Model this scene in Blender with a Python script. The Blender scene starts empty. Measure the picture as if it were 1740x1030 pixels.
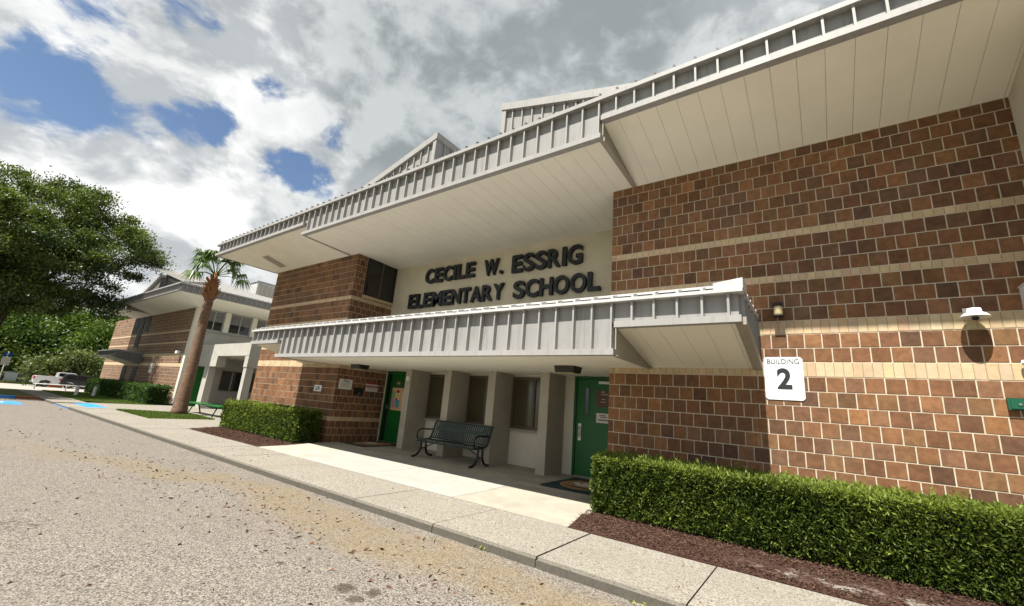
import bpy, math, random
import numpy as np
from mathutils import Vector, Matrix

random.seed(7)
rng = np.random.default_rng(7)
scn = bpy.context.scene
COL = scn.collection

# ------------------------------------------------------------------ camera
EYE = Vector((0.0, 0.0, 1.36))
PITCH, ROLL, YAW = 0.242996354, 0.0814807218, 0.637463454
cam_d = bpy.data.cameras.new('camera')
cam_d.sensor_width = 36.0
cam_d.lens = 713.645 / 1740.0 * 36.0
cam_d.clip_start = 0.05
cam_d.clip_end = 3000.0
cam = bpy.data.objects.new('camera', cam_d)
COL.objects.link(cam)
fw = Vector((-math.sin(YAW) * math.cos(PITCH), math.cos(YAW) * math.cos(PITCH), math.sin(PITCH)))
rt = Vector((math.cos(YAW), math.sin(YAW), 0.0))
up = rt.cross(fw)
r2 = math.cos(ROLL) * rt + math.sin(ROLL) * up
u2 = -math.sin(ROLL) * rt + math.cos(ROLL) * up
cam.matrix_world = Matrix(((r2.x, u2.x, -fw.x, EYE.x), (r2.y, u2.y, -fw.y, EYE.y), (r2.z, u2.z, -fw.z, EYE.z), (0, 0, 0, 1)))
scn.camera = cam


def pix_dir(px, py):
    """world direction of a photograph pixel (used only to measure where the clouds stand)"""
    v = r2 * ((px - 870) / 713.645) - u2 * ((py - 515) / 713.645) + fw
    return v.normalized()


# ------------------------------------------------------------------ node helpers
def nn(nt, typ, **kw):
    n = nt.nodes.new(typ)
    for k, v in kw.items():
        if k.startswith('i_'):
            key = k[2:]
            n.inputs[int(key) if key.isdigit() else key.replace('_', ' ')].default_value = v
        else:
            setattr(n, k, v)
    return n


def setin(nt, sock, v):
    if isinstance(v, bpy.types.NodeSocket):
        nt.links.new(v, sock)
    else:
        sock.default_value = v


def math_(nt, op, a, b=None, c=None, clamp=False):
    n = nt.nodes.new('ShaderNodeMath')
    n.operation = op
    n.use_clamp = clamp
    for i, v in enumerate((a, b, c)):
        if v is not None:
            setin(nt, n.inputs[i], v)
    return n.outputs[0]


def mixc(nt, f, a, b, blend='MIX'):
    n = nt.nodes.new('ShaderNodeMix')
    n.data_type = 'RGBA'
    n.blend_type = blend
    setin(nt, n.inputs[0], f)
    setin(nt, n.inputs[6], a if not isinstance(a, tuple) else (*a[:3], 1))
    setin(nt, n.inputs[7], b if not isinstance(b, tuple) else (*b[:3], 1))
    return n.outputs[2]


def maprange(nt, v, a, b, c=0.0, d=1.0, smooth=True):
    n = nt.nodes.new('ShaderNodeMapRange')
    n.interpolation_type = 'SMOOTHSTEP' if smooth else 'LINEAR'
    setin(nt, n.inputs[0], v)
    for i, x in enumerate((a, b, c, d)):
        n.inputs[i + 1].default_value = x
    return n.outputs[0]


def noise(nt, vec, scale, detail=4.0, rough=0.55, dist=0.0):
    n = nn(nt, 'ShaderNodeTexNoise')
    n.inputs['Scale'].default_value = scale
    n.inputs['Detail'].default_value = detail
    n.inputs['Roughness'].default_value = rough
    n.inputs['Distortion'].default_value = dist
    if vec is not None:
        nt.links.new(vec, n.inputs['Vector'])
    return n.outputs['Fac']


# ------------------------------------------------------------------ world: sky with broken cloud
SUN_T = 1.98                                  # drop per metre of depth, from the eave's shadow on the brick
SUN_EL = math.atan(SUN_T)
SUN_DX = 0.02
w = bpy.data.worlds.new('World')
scn.world = w
w.use_nodes = True
nt = w.node_tree
nt.nodes.clear()
sky = nn(nt, 'ShaderNodeTexSky', sky_type='NISHITA')
sky.sun_disc = False
sky.sun_elevation = SUN_EL
sky.sun_rotation = math.radians(180)          # the sun stands behind the camera (-Y)
sky.altitude = 20
sky.air_density = 1.0
sky.dust_density = 0.6
sky.ozone_density = 2.2
tc = nn(nt, 'ShaderNodeTexCoord')
D = tc.outputs['Generated']                   # direction of view; the clouds are fields on the sky dome


def vmath(op, a, b):
    n = nn(nt, 'ShaderNodeVectorMath', operation=op)
    for k_, v_ in enumerate((a, b)):
        setin(nt, n.inputs[k_], v_)
    return n.outputs[0]


P = vmath('MULTIPLY', D, (1.0, 1.0, 1.55))    # heaps are wider than tall
wn = nn(nt, 'ShaderNodeTexNoise')
wn.inputs['Scale'].default_value = 3.0
wn.inputs['Detail'].default_value = 3
nt.links.new(P, wn.inputs['Vector'])
PW = vmath('ADD', P, vmath('MULTIPLY', vmath('SUBTRACT', wn.outputs['Color'], (0.5, 0.5, 0.5)), (0.16, 0.16, 0.16)))
PU = vmath('ADD', PW, (0.02, -0.05, 0.085))   # the same field a little nearer the sun
n_a = noise(nt, PW, 3.1, 9, 0.57)
n_b = noise(nt, PU, 3.1, 5, 0.57)
n_big = noise(nt, P, 1.5, 2, 0.5)
n_c = noise(nt, PW, 9.0, 7, 0.62)


def spot(px, py, rad, amt):
    d = pix_dir(px, py)
    dp = nn(nt, 'ShaderNodeVectorMath', operation='DOT_PRODUCT')
    nt.links.new(D, dp.inputs[0])
    dp.inputs[1].default_value = d
    return maprange(nt, dp.outputs['Value'], math.cos(rad), 1.0, 0.0, amt)


# where the photograph shows holes in the cloud deck
gaps = None
for s in ((75, 148, .095, .18), (150, 165, .07, .15), (200, 25, .10, .15), (335, 25, .06, .20), (335, 192, .07, .20), (395, 222, .06, .19), (452, 165, .06, .20), (15, 100, .06, .09),
          (475, 290, .065, .27), (535, 308, .07, .30), (578, 232, .065, .27), (250, 205, .05, .12), (110, 35, .09, .12), (510, 255, .045, .12)):
    g = spot(*s)
    gaps = g if gaps is None else math_(nt, 'ADD', gaps, g)
gaps = math_(nt, 'MULTIPLY', gaps, maprange(nt, n_c, 0.30, 0.70, 1.05, 0.75))
deck = spot(900, 40, .85, .22)                # the grey deck that covers the sky above the school
thick = math_(nt, 'ADD', deck, spot(250, 270, .75, .12))
dens = math_(nt, 'ADD', math_(nt, 'MULTIPLY', n_a, 0.80), math_(nt, 'MULTIPLY', n_big, 0.20))
dens = math_(nt, 'ADD', dens, math_(nt, 'MULTIPLY', math_(nt, 'SUBTRACT', n_c, 0.5), 0.34))
dens = math_(nt, 'SUBTRACT', math_(nt, 'ADD', dens, thick), gaps)
cover = maprange(nt, dens, 0.36, 0.50)
# tops towards the sun are white, hollows and thick bases grey
lit = maprange(nt, math_(nt, 'ADD', math_(nt, 'SUBTRACT', n_a, n_b), math_(nt, 'MULTIPLY', math_(nt, 'SUBTRACT', n_c, 0.5), 0.34)), -0.085, 0.105)
deep = maprange(nt, math_(nt, 'ADD', math_(nt, 'ADD', math_(nt, 'MULTIPLY', n_a, 0.5), math_(nt, 'MULTIPLY', n_big, 0.5)), deck), 0.46, 0.70)
white = mixc(nt, lit, (0.245, 0.26, 0.27), (0.505, 0.505, 0.50))
grey = mixc(nt, lit, (0.150, 0.166, 0.172), (0.285, 0.302, 0.304))
ccol = mixc(nt, deep, white, grey)
bg_sky = nn(nt, 'ShaderNodeBackground', i_Strength=0.062)
nt.links.new(sky.outputs[0], bg_sky.inputs[0])
bg_c = nn(nt, 'ShaderNodeBackground', i_Strength=1.0)
nt.links.new(ccol, bg_c.inputs[0])
mx = nn(nt, 'ShaderNodeMixShader')
nt.links.new(cover, mx.inputs[0])
nt.links.new(bg_sky.outputs[0], mx.inputs[1])
nt.links.new(bg_c.outputs[0], mx.inputs[2])
out = nn(nt, 'ShaderNodeOutputWorld')
nt.links.new(mx.outputs[0], out.inputs[0])

# ------------------------------------------------------------------ sun
sun_d = bpy.data.lights.new('sun', 'SUN')
sun_d.energy = 5.0
sun_d.angle = math.radians(0.55)
sun_d.color = (1.0, 0.955, 0.87)
sun = bpy.data.objects.new('sun', sun_d)
COL.objects.link(sun)
sun.rotation_euler = Vector((SUN_DX, 1.0, -SUN_T)).to_track_quat('-Z', 'Y').to_euler()
sun.location = (0, -30, 60)

cy_ = scn.cycles
cy_.max_bounces = 6
cy_.diffuse_bounces = 3
cy_.glossy_bounces = 2
cy_.transmission_bounces = 2
cy_.transparent_max_bounces = 6
cy_.caustics_reflective = False
cy_.caustics_refractive = False
w.cycles.sampling_method = 'MANUAL'
w.cycles.sample_map_resolution = 512
scn.view_settings.view_transform = 'Standard'
scn.view_settings.look = 'None'
scn.view_settings.exposure = 1.16
scn.view_settings.gamma = 1.0
scn.view_settings.use_curve_mapping = False

# ------------------------------------------------------------------ materials
MATS = {}
ALB = 0.86


def pbr(name, color, rough=0.7, var=0.0, vscale=3.0, bump=0.0, bscale=60.0, metal=0.0, spec=0.4, coat=0.0, dirt=None, dscale=0.6, runs=0.0):
    if name in MATS:
        return MATS[name]
    m = bpy.data.materials.new(name)
    m.use_nodes = True
    t = m.node_tree
    b = t.nodes['Principled BSDF']
    b.inputs['Roughness'].default_value = rough
    b.inputs['Metallic'].default_value = metal
    b.inputs['Specular IOR Level'].default_value = spec
    b.inputs['Coat Weight'].default_value = coat
    geo = nn(t, 'ShaderNodeNewGeometry')
    pos = geo.outputs['Position']
    color = tuple(x * (0.99 if name == 'soffit' else ALB) for x in color)
    if dirt is not None:
        dirt = (*[x * (0.99 if name == 'soffit' else ALB) for x in dirt[:3]], dirt[3])
    c = (*color, 1)
    sock = None
    if var > 0:
        f = noise(t, pos, vscale, 6, 0.6)
        lo = tuple(x * (1 - var) for x in color)
        hi = tuple(min(1, x * (1 + var)) for x in color)
        sock = mixc(t, maprange(t, f, 0.25, 0.75), lo, hi)
    if dirt is not None:
        f = maprange(t, noise(t, pos, dscale, 8, 0.65), 0.5, 0.72)
        sock = mixc(t, math_(t, 'MULTIPLY', f, dirt[3]), sock if sock else color, dirt[:3])
    if runs > 0:                               # rain streaks, drawn out downwards
        mp = nn(t, 'ShaderNodeMapping')
        mp.inputs['Scale'].default_value = (9.0, 9.0, 0.9)
        t.links.new(pos, mp.inputs['Vector'])
        f = maprange(t, noise(t, mp.outputs[0], 1.6, 5, 0.6), 0.48, 0.70)
        sock = mixc(t, math_(t, 'MULTIPLY', f, runs), sock if sock else color, tuple(x * .55 for x in color))
    if sock is not None:
        t.links.new(sock, b.inputs['Base Color'])
    else:
        b.inputs['Base Color'].default_value = c
    if bump > 0:
        bn = nn(t, 'ShaderNodeBump', i_Strength=bump, i_Distance=0.01)
        t.links.new(noise(t, pos, bscale, 4, 0.6), bn.inputs['Height'])
        t.links.new(bn.outputs[0], b.inputs['Normal'])
    MATS[name] = m
    return m


def brick_mat(name, src, calm=1.0):
    """brick colour comes from the object's own colour ('obj') or from a face colour ('attr')"""
    m = bpy.data.materials.new(name)
    m.use_nodes = True
    t = m.node_tree
    b = t.nodes['Principled BSDF']
    b.inputs['Roughness'].default_value = 0.82
    b.inputs['Specular IOR Level'].default_value = 0.25
    geo = nn(t, 'ShaderNodeNewGeometry')
    pos = geo.outputs['Position']
    if src == 'obj':
        base = nn(t, 'ShaderNodeObjectInfo').outputs['Color']
    else:
        base = nn(t, 'ShaderNodeAttribute', attribute_name='Col').outputs['Color']
    cloud = noise(t, pos, 14.0, 5, 0.6)
    c1 = mixc(t, maprange(t, cloud, 0.3, 0.7), mixc(t, 1.0, base, (1 - .22 * calm, 1 - .24 * calm, 1 - .24 * calm), 'MULTIPLY'), mixc(t, 1.0, base, (1 + .18 * calm, 1 + .14 * calm, 1 + .1 * calm), 'MULTIPLY'))
    speck = maprange(t, noise(t, pos, 150.0, 2, 0.5), 0.58, 0.68)
    c2 = mixc(t, math_(t, 'MULTIPLY', speck, 0.5 * calm), c1, mixc(t, 1.0, base, (0.4, 0.36, 0.34), 'MULTIPLY'))
    streak = maprange(t, noise(t, pos, 0.9, 7, 0.65), 0.52, 0.75)
    c3 = mixc(t, math_(t, 'MULTIPLY', streak, 0.22 * calm), c2, (0.20, 0.15, 0.12))
    mp = nn(t, 'ShaderNodeMapping')
    mp.inputs['Scale'].default_value = (3.2, 3.2, 0.35)
    t.links.new(pos, mp.inputs['Vector'])
    run = maprange(t, noise(t, mp.outputs[0], 1.3, 4, 0.6), 0.52, 0.72)
    c3 = mixc(t, math_(t, 'MULTIPLY', run, 0.30 * calm), c3, mixc(t, 1.0, c3, (0.62, 0.60, 0.58), 'MULTIPLY'))
    t.links.new(c3, b.inputs['Base Color'])
    bn = nn(t, 'ShaderNodeBump', i_Strength=0.5, i_Distance=0.004)
    t.links.new(noise(t, pos, 120, 3, 0.6), bn.inputs['Height'])
    t.links.new(bn.outputs[0], b.inputs['Normal'])
    MATS[name] = m
    return m


brick_mat('brick_obj', 'obj')
brick_mat('brick_attr', 'attr')
brick_mat('tan_obj', 'obj', .35)
pbr('mortar', (0.60, 0.53, 0.41), 0.9, 0.15, 8, 0.3, 150)
pbr('band_joint', (0.30, 0.225, 0.14), 0.9, 0.1, 8)
pbr('cream', (0.70, 0.63, 0.485), 0.85, 0.07, 1.3, 0.25, 180, dirt=(0.42, 0.37, 0.28, 0.35))
pbr('cream_light', (0.76, 0.72, 0.61), 0.8, 0.06, 1.5, 0.2, 150, dirt=(0.40, 0.36, 0.30, 0.4))
pbr('cream_shaded', (0.44, 0.425, 0.375), 0.85, 0.07, 1.5, 0.2, 120, dirt=(0.28, 0.26, 0.22, 0.4))  # cream render greyed: the shade on it is put into the colour
pbr('soffit', (0.83, 0.80, 0.70), 0.7, 0.04, 1.2, 0.06, 200, dirt=(0.66, 0.62, 0.53, 0.3))
pbr('fascia', (0.325, 0.32, 0.312), 0.5, 0.06, 2.5, 0.0, spec=0.4, dirt=(0.26, 0.25, 0.24, 0.35), dscale=1.5, runs=.45)
pbr('trim', (0.365, 0.356, 0.343), 0.5, 0.05, 3.0, dirt=(0.29, 0.275, 0.26, 0.3), dscale=2.0, runs=.3)
pbr('trim_white', (0.60, 0.595, 0.585), 0.45, 0.05, 3.0, dirt=(0.40, 0.385, 0.37, 0.4), dscale=2.0, runs=.4)
pbr('trim_side', (0.36, 0.325, 0.27), 0.6, 0.05, 3.0)
pbr('roof_metal', (0.42, 0.41, 0.40), 0.5, 0.1, 1.0, metal=0.2, dirt=(0.25, 0.24, 0.23, 0.5))
pbr('seam_dark', (0.13, 0.125, 0.12), 0.6, 0.1, 3)
pbr('fascia_shaded', (0.235, 0.225, 0.215), 0.55, 0.08, 2.5, runs=.4)  # darker copy of the fascia, far building's shade put into its colour
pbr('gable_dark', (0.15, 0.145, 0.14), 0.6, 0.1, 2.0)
pbr('blind_grey', (0.17, 0.17, 0.165), 0.8, 0.15, 4)
pbr('taupe', (0.43, 0.395, 0.325), 0.8, 0.06, 2.0, 0.2, 140, dirt=(0.25, 0.22, 0.18, 0.35), dscale=1.2)
pbr('green_door', (0.004, 0.125, 0.018), 0.4, 0.06, 2.0)
pbr('green_frame', (0.004, 0.10, 0.028), 0.45)
pbr('bronze', (0.10, 0.075, 0.055), 0.45, 0.1, 6)
pbr('dark_bronze', (0.022, 0.019, 0.016), 0.5)
pbr('blind', (0.20, 0.17, 0.10), 0.8, 0.15, 4)
pbr('black_letter', (0.012, 0.015, 0.02), 0.45)
pbr('black_paint', (0.012, 0.012, 0.013), 0.35)
pbr('bench_green', (0.022, 0.046, 0.042), 0.42, 0.15, 9)
pbr('white_sign', (0.82, 0.85, 0.88), 0.5)
pbr('paper', (0.78, 0.77, 0.72), 0.8)
pbr('print_black', (0.02, 0.02, 0.022), 0.7)
pbr('print_red', (0.45, 0.02, 0.025), 0.7)
pbr('sign_brown', (0.14, 0.075, 0.04), 0.6)
pbr('yellow', (0.80, 0.55, 0.03), 0.7)
pbr('peach', (0.72, 0.45, 0.26), 0.7)
pbr('teal', (0.06, 0.36, 0.42), 0.7)
pbr('lilac', (0.50, 0.28, 0.38), 0.7)
pbr('sage', (0.28, 0.42, 0.24), 0.7)
pbr('steel', (0.55, 0.55, 0.54), 0.3, metal=0.9)
pbr('white_plastic', (0.80, 0.80, 0.80), 0.35)
pbr('lens_amber', (0.62, 0.52, 0.30), 0.25, spec=0.6)
pbr('mat_green', (0.012, 0.045, 0.045), 0.95, 0.25, 40)
pbr('mat_tan', (0.34, 0.19, 0.085), 0.95, 0.2, 40)
pbr('mat_white', (0.60, 0.58, 0.54), 0.95)
pbr('mat_dark', (0.04, 0.045, 0.03), 0.95, 0.3, 30)
pbr('blue_paint', (0.025, 0.24, 0.72), 0.7, 0.15, 4, 0.3, 120, dirt=(0.10, 0.28, 0.55, 0.5), dscale=2.0)
pbr('sign_blue', (0.015, 0.08, 0.42), 0.5)
pbr('hedge_core', (0.012, 0.022, 0.007), 0.95, 0.3, 12)
pbr('bark', (0.105, 0.085, 0.065), 0.95, 0.35, 4, 0.9, 18)
pbr('palm_boot', (0.30, 0.135, 0.055), 0.9, 0.35, 14, 0.5, 30)
pbr('car_white', (0.70, 0.70, 0.70), 0.25, coat=0.6)
pbr('car_dark', (0.012, 0.013, 0.015), 0.3, coat=0.2)
pbr('rubber', (0.016, 0.016, 0.017), 0.85)
pbr('alloy', (0.5, 0.5, 0.51), 0.35, metal=0.8)
pbr('tail_red', (0.5, 0.012, 0.015), 0.25)
pbr('cabinet_grey', (0.26, 0.29, 0.31), 0.6, 0.06, 2)
pbr('cabinet_green', (0.045, 0.075, 0.065), 0.6, 0.1, 2)
pbr('rust', (0.30, 0.09, 0.035), 0.8, 0.2, 4)
pbr('pipe', (0.55, 0.55, 0.53), 0.5)
pbr('concrete_post', (0.5, 0.48, 0.44), 0.85, 0.1, 6)
pbr('bollard_white', (0.68, 0.66, 0.60), 0.8, 0.1, 6)
pbr('green_plate', (0.01, 0.10, 0.055), 0.4)
pbr('hvac', (0.50, 0.50, 0.49), 0.6, 0.1, 2)


def glass_mat(name, tint, rough=0.06):
    m = bpy.data.materials.new(name)
    m.use_nodes = True
    b = m.node_tree.nodes['Principled BSDF']
    b.inputs['Base Color'].default_value = (*tint, 1)
    b.inputs['Roughness'].default_value = rough
    b.inputs['Specular IOR Level'].default_value = 0.7
    MATS[name] = m


glass_mat('glass_dark', (0.010, 0.011, 0.012))
glass_mat('glass_olive', (0.060, 0.052, 0.026), 0.12)
glass_mat('glass_shade', (0.008, 0.008, 0.009), 0.5)
MATS['glass_shade'].node_tree.nodes['Principled BSDF'].inputs['Specular IOR Level'].default_value = 0.08
glass_mat('glass_car', (0.012, 0.014, 0.015), 0.04)


def glass_clear():
    m = bpy.data.materials.new('glass_clear')
    m.use_nodes = True
    t = m.node_tree
    t.nodes.clear()
    tr = nn(t, 'ShaderNodeBsdfTransparent')
    tr.inputs[0].default_value = (0.75, 0.76, 0.72, 1)
    gl = nn(t, 'ShaderNodeBsdfGlossy')
    gl.inputs['Roughness'].default_value = 0.04
    fr = nn(t, 'ShaderNodeFresnel')
    fr.inputs[0].default_value = 1.5
    mxs = nn(t, 'ShaderNodeMixShader')
    t.links.new(fr.outputs[0], mxs.inputs[0])
    t.links.new(tr.outputs[0], mxs.inputs[1])
    t.links.new(gl.outputs[0], mxs.inputs[2])
    o = nn(t, 'ShaderNodeOutputMaterial')
    t.links.new(mxs.outputs[0], o.inputs[0])
    MATS['glass_clear'] = m


glass_clear()


def leaf_mat(name, dark, light, trans=0.35, rough=0.45, spec=0.35):
    m = bpy.data.materials.new(name)
    m.use_nodes = True
    t = m.node_tree
    b = t.nodes['Principled BSDF']
    b.inputs['Roughness'].default_value = rough
    b.inputs['Specular IOR Level'].default_value = spec
    a = nn(t, 'ShaderNodeAttribute', attribute_name='lr').outputs['Fac']
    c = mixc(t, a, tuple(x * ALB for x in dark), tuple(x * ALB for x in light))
    t.links.new(c, b.inputs['Base Color'])
    tl = nn(t, 'ShaderNodeBsdfTranslucent')
    t.links.new(mixc(t, 1.0, c, (1.25, 1.35, 0.5), 'MULTIPLY'), tl.inputs[0])
    ms = nn(t, 'ShaderNodeMixShader')
    ms.inputs[0].default_value = trans
    t.links.new(b.outputs[0], ms.inputs[1])
    t.links.new(tl.outputs[0], ms.inputs[2])
    t.links.new(ms.outputs[0], t.nodes['Material Output'].inputs[0])
    MATS[name] = m


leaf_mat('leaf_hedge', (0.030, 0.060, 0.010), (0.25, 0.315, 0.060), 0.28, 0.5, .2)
leaf_mat('leaf_hedge_far', (0.022, 0.055, 0.010), (0.10, 0.19, 0.030), 0.25, 0.5)
leaf_mat('leaf_oak', (0.026, 0.050, 0.013), (0.165, 0.215, 0.050), 0.28, 0.45)
leaf_mat('leaf_wood', (0.030, 0.070, 0.012), (0.150, 0.215, 0.035), 0.3, 0.5)
leaf_mat('leaf_shrub', (0.055, 0.090, 0.022), (0.155, 0.185, 0.065), 0.25, 0.5)
leaf_mat('leaf_palm', (0.045, 0.095, 0.022), (0.15, 0.22, 0.06), 0.25, 0.4)
leaf_mat('grass_blade', (0.055, 0.115, 0.015), (0.16, 0.215, 0.035), 0.25, 0.6)
leaf_mat('mulch_chip', (0.030, 0.016, 0.011), (0.135, 0.082, 0.056), 0.0, 0.9, 0.1)
leaf_mat('litter_leaf', (0.035, 0.018, 0.012), (0.16, 0.075, 0.04), 0.0, 0.9, 0.1)
leaf_mat('litter_green', (0.08, 0.12, 0.015), (0.30, 0.32, 0.06), 0.1, 0.8, 0.1)


def ground_mat(name, kind):
    m = bpy.data.materials.new(name)
    m.use_nodes = True
    t = m.node_tree
    b = t.nodes['Principled BSDF']
    b.inputs['Roughness'].default_value = 0.93
    b.inputs['Specular IOR Level'].default_value = 0.15
    pos = nn(t, 'ShaderNodeNewGeometry').outputs['Position']
    sp = nn(t, 'ShaderNodeSeparateXYZ')
    t.links.new(pos, sp.inputs[0])
    if kind == 'road':
        vor = nn(t, 'ShaderNodeTexVoronoi')
        vor.inputs['Scale'].default_value = 96.0
        t.links.new(pos, vor.inputs['Vector'])
        cs = nn(t, 'ShaderNodeSeparateXYZ')
        t.links.new(vor.outputs['Color'], cs.inputs[0])
        c = mixc(t, maprange(t, cs.outputs[0], 0.05, 0.85), (0.055, 0.048, 0.041), (0.248, 0.219, 0.188))
        c = mixc(t, maprange(t, cs.outputs[1], 0.78, 0.95), c, (0.326, 0.300, 0.270))
        c = mixc(t, math_(t, 'MULTIPLY', maprange(t, vor.outputs['Distance'], 0.35, 0.75), 0.45), c, (0.039, 0.033, 0.029))
        c = mixc(t, maprange(t, noise(t, pos, 0.55, 7, 0.65), 0.3, 0.7, 0.0, 0.35), c, (0.142, 0.123, 0.104))
        c = mixc(t, maprange(t, noise(t, pos, 2.6, 6, 0.6), 0.55, 0.8, 0.0, 0.4), c, (0.080, 0.068, 0.056))
        # a hairline of old joints and small cracks
        wv_ = nn(t, 'ShaderNodeTexVoronoi', feature='DISTANCE_TO_EDGE')
        wv_.inputs['Scale'].default_value = 0.42
        wob3 = nn(t, 'ShaderNodeTexNoise')
        wob3.inputs['Scale'].default_value = 1.6
        wob3.inputs['Detail'].default_value = 5
        t.links.new(pos, wob3.inputs['Vector'])
        vadd = nn(t, 'ShaderNodeVectorMath', operation='ADD')
        t.links.new(pos, vadd.inputs[0])
        t.links.new(wob3.outputs['Color'], vadd.inputs[1])
        t.links.new(vadd.outputs[0], wv_.inputs['Vector'])
        crack = math_(t, 'MULTIPLY', maprange(t, wv_.outputs['Distance'], 0.006, 0.001), maprange(t, noise(t, pos, 0.35, 3), 0.5, 0.62))
        c = mixc(t, math_(t, 'MULTIPLY', crack, 0.55), c, (0.029, 0.026, 0.022))
        # tan wash of silt that rain has left along the gutter
        wob = math_(t, 'MULTIPLY', math_(t, 'SUBTRACT', noise(t, pos, 0.55, 5, 0.6), 0.5), 1.5)
        away = math_(t, 'MULTIPLY', math_(t, 'MAXIMUM', math_(t, 'SUBTRACT', -7.5, sp.outputs[0]), 0.0), 0.34)
        yy = math_(t, 'ADD', math_(t, 'ADD', sp.outputs[1], wob), away)
        band = math_(t, 'MULTIPLY', maprange(t, yy, 2.80, 3.30), maprange(t, yy, 3.95, 3.65))
        band = math_(t, 'MULTIPLY', band, maprange(t, noise(t, pos, 3.5, 6, 0.65), 0.25, 0.6, 0.4, 1.0))
        band = math_(t, 'MULTIPLY', band, maprange(t, sp.outputs[0], -15.0, -7.0, 0.25, 1.0))
        c = mixc(t, math_(t, 'MULTIPLY', band, 0.66), c, mixc(t, cs.outputs[0], (0.105, 0.078, 0.042), (0.235, 0.185, 0.112)))
        # dark oil spots
        spot_f = None
        for (sx, sy, sr) in ((-3.22, 2.42, 0.115), (-3.00, 2.52, 0.085), (-3.02, 2.36, 0.075), (-4.05, 2.30, 0.055), (-4.60, 2.74, 0.06)):
            dd = nn(t, 'ShaderNodeVectorMath', operation='DISTANCE')
            t.links.new(pos, dd.inputs[0])
            dd.inputs[1].default_value = (sx, sy, -0.152)
            s = maprange(t, math_(t, 'ADD', dd.outputs['Value'], math_(t, 'MULTIPLY', math_(t, 'SUBTRACT', noise(t, pos, 16, 4), 0.5), 0.16)), sr, sr * 0.45)
            spot_f = s if spot_f is None else math_(t, 'MAXIMUM', spot_f, s)
        c = mixc(t, math_(t, 'MULTIPLY', spot_f, 0.72), c, (0.036, 0.028, 0.019))
        h = cs.outputs[0]
        bs, bd = 0.5, 0.006
    elif kind == 'walk':
        vor = nn(t, 'ShaderNodeTexVoronoi')
        vor.inputs['Scale'].default_value = 85.0
        t.links.new(pos, vor.inputs['Vector'])
        cs = nn(t, 'ShaderNodeSeparateXYZ')
        t.links.new(vor.outputs['Color'], cs.inputs[0])
        c = mixc(t, cs.outputs[0], (0.150, 0.134, 0.110), (0.311, 0.290, 0.247))
        c = mixc(t, maprange(t, cs.outputs[1], 0.86, 0.97), c, (0.062, 0.056, 0.048))
        c = mixc(t, maprange(t, noise(t, pos, 0.8, 7, 0.65), 0.35, 0.7, 0.0, 0.5), c, (0.187, 0.169, 0.141))
        c = mixc(t, maprange(t, noise(t, pos, 5.0, 6, 0.6), 0.6, 0.8, 0.0, 0.4), c, (0.124, 0.109, 0.089))
        # the vertical kerb face is coloured darker than the top
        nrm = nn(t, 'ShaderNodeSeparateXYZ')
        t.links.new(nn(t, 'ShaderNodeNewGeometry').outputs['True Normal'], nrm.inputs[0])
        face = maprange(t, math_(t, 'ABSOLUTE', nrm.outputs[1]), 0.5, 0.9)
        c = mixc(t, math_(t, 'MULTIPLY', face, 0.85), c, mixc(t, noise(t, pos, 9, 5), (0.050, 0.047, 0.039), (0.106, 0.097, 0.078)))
        h = cs.outputs[0]
        bs, bd = 0.35, 0.004
    elif kind in ('slab_white', 'slab_tan', 'slab_plain', 'drive'):
        base = {'slab_white': ((0.273, 0.266, 0.238), (0.328, 0.318, 0.286)), 'slab_tan': ((0.260, 0.240, 0.196), (0.328, 0.304, 0.252)),
                'slab_plain': ((0.283, 0.263, 0.216), (0.382, 0.358, 0.299)), 'drive': ((0.243, 0.224, 0.198), (0.333, 0.307, 0.275))}[kind]
        c = mixc(t, maprange(t, noise(t, pos, 2.2, 8, 0.65), 0.3, 0.7), *base)
        c = mixc(t, maprange(t, noise(t, pos, 40, 3, 0.6), 0.55, 0.75, 0.0, 0.3), c, tuple(x * 0.7 for x in base[0]))
        c = mixc(t, maprange(t, noise(t, pos, 1.1, 8, 0.7), 0.56, 0.72, 0.0, 0.3), c, (0.166, 0.141, 0.109))
        h = noise(t, pos, 160, 3)
        bs, bd = 0.2, 0.003
    elif kind == 'mulch':
        f = noise(t, pos, 38, 6, 0.7)
        c = mixc(t, maprange(t, f, 0.3, 0.7), (0.024, 0.011, 0.009), (0.100, 0.050, 0.038))
        c = mixc(t, maprange(t, noise(t, pos, 3, 5), 0.5, 0.75, 0, 0.4), c, (0.080, 0.052, 0.036))
        sand = math_(t, 'MULTIPLY', maprange(t, sp.outputs[0], -1.0, -0.3), maprange(t, math_(t, 'ABSOLUTE', math_(t, 'SUBTRACT', sp.outputs[1], 5.62)), 0.26, 0.05))
        sand = math_(t, 'MULTIPLY', sand, maprange(t, noise(t, pos, 7, 6, 0.7), 0.47, 0.62))
        c = mixc(t, math_(t, 'MULTIPLY', sand, 0.8), c, (0.336, 0.304, 0.264))
        h = f
        bs, bd = 1.0, 0.03
    else:                                       # grass ground
        f = noise(t, pos, 9, 6, 0.7)
        c = mixc(t, maprange(t, f, 0.3, 0.7), (0.036, 0.060, 0.011), (0.104, 0.120, 0.028))
        c = mixc(t, maprange(t, noise(t, pos, 0.7, 6), 0.5, 0.72, 0, 0.6), c, (0.160, 0.124, 0.060))
        h = f
        bs, bd = 0.8, 0.03
    t.links.new(c, b.inputs['Base Color'])
    bn = nn(t, 'ShaderNodeBump', i_Strength=bs, i_Distance=bd)
    t.links.new(h, bn.inputs['Height'])
    t.links.new(bn.outputs[0], b.inputs['Normal'])
    MATS[name] = m


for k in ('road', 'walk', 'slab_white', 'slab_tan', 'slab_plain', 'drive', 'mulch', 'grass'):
    ground_mat(k, k)


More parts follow.
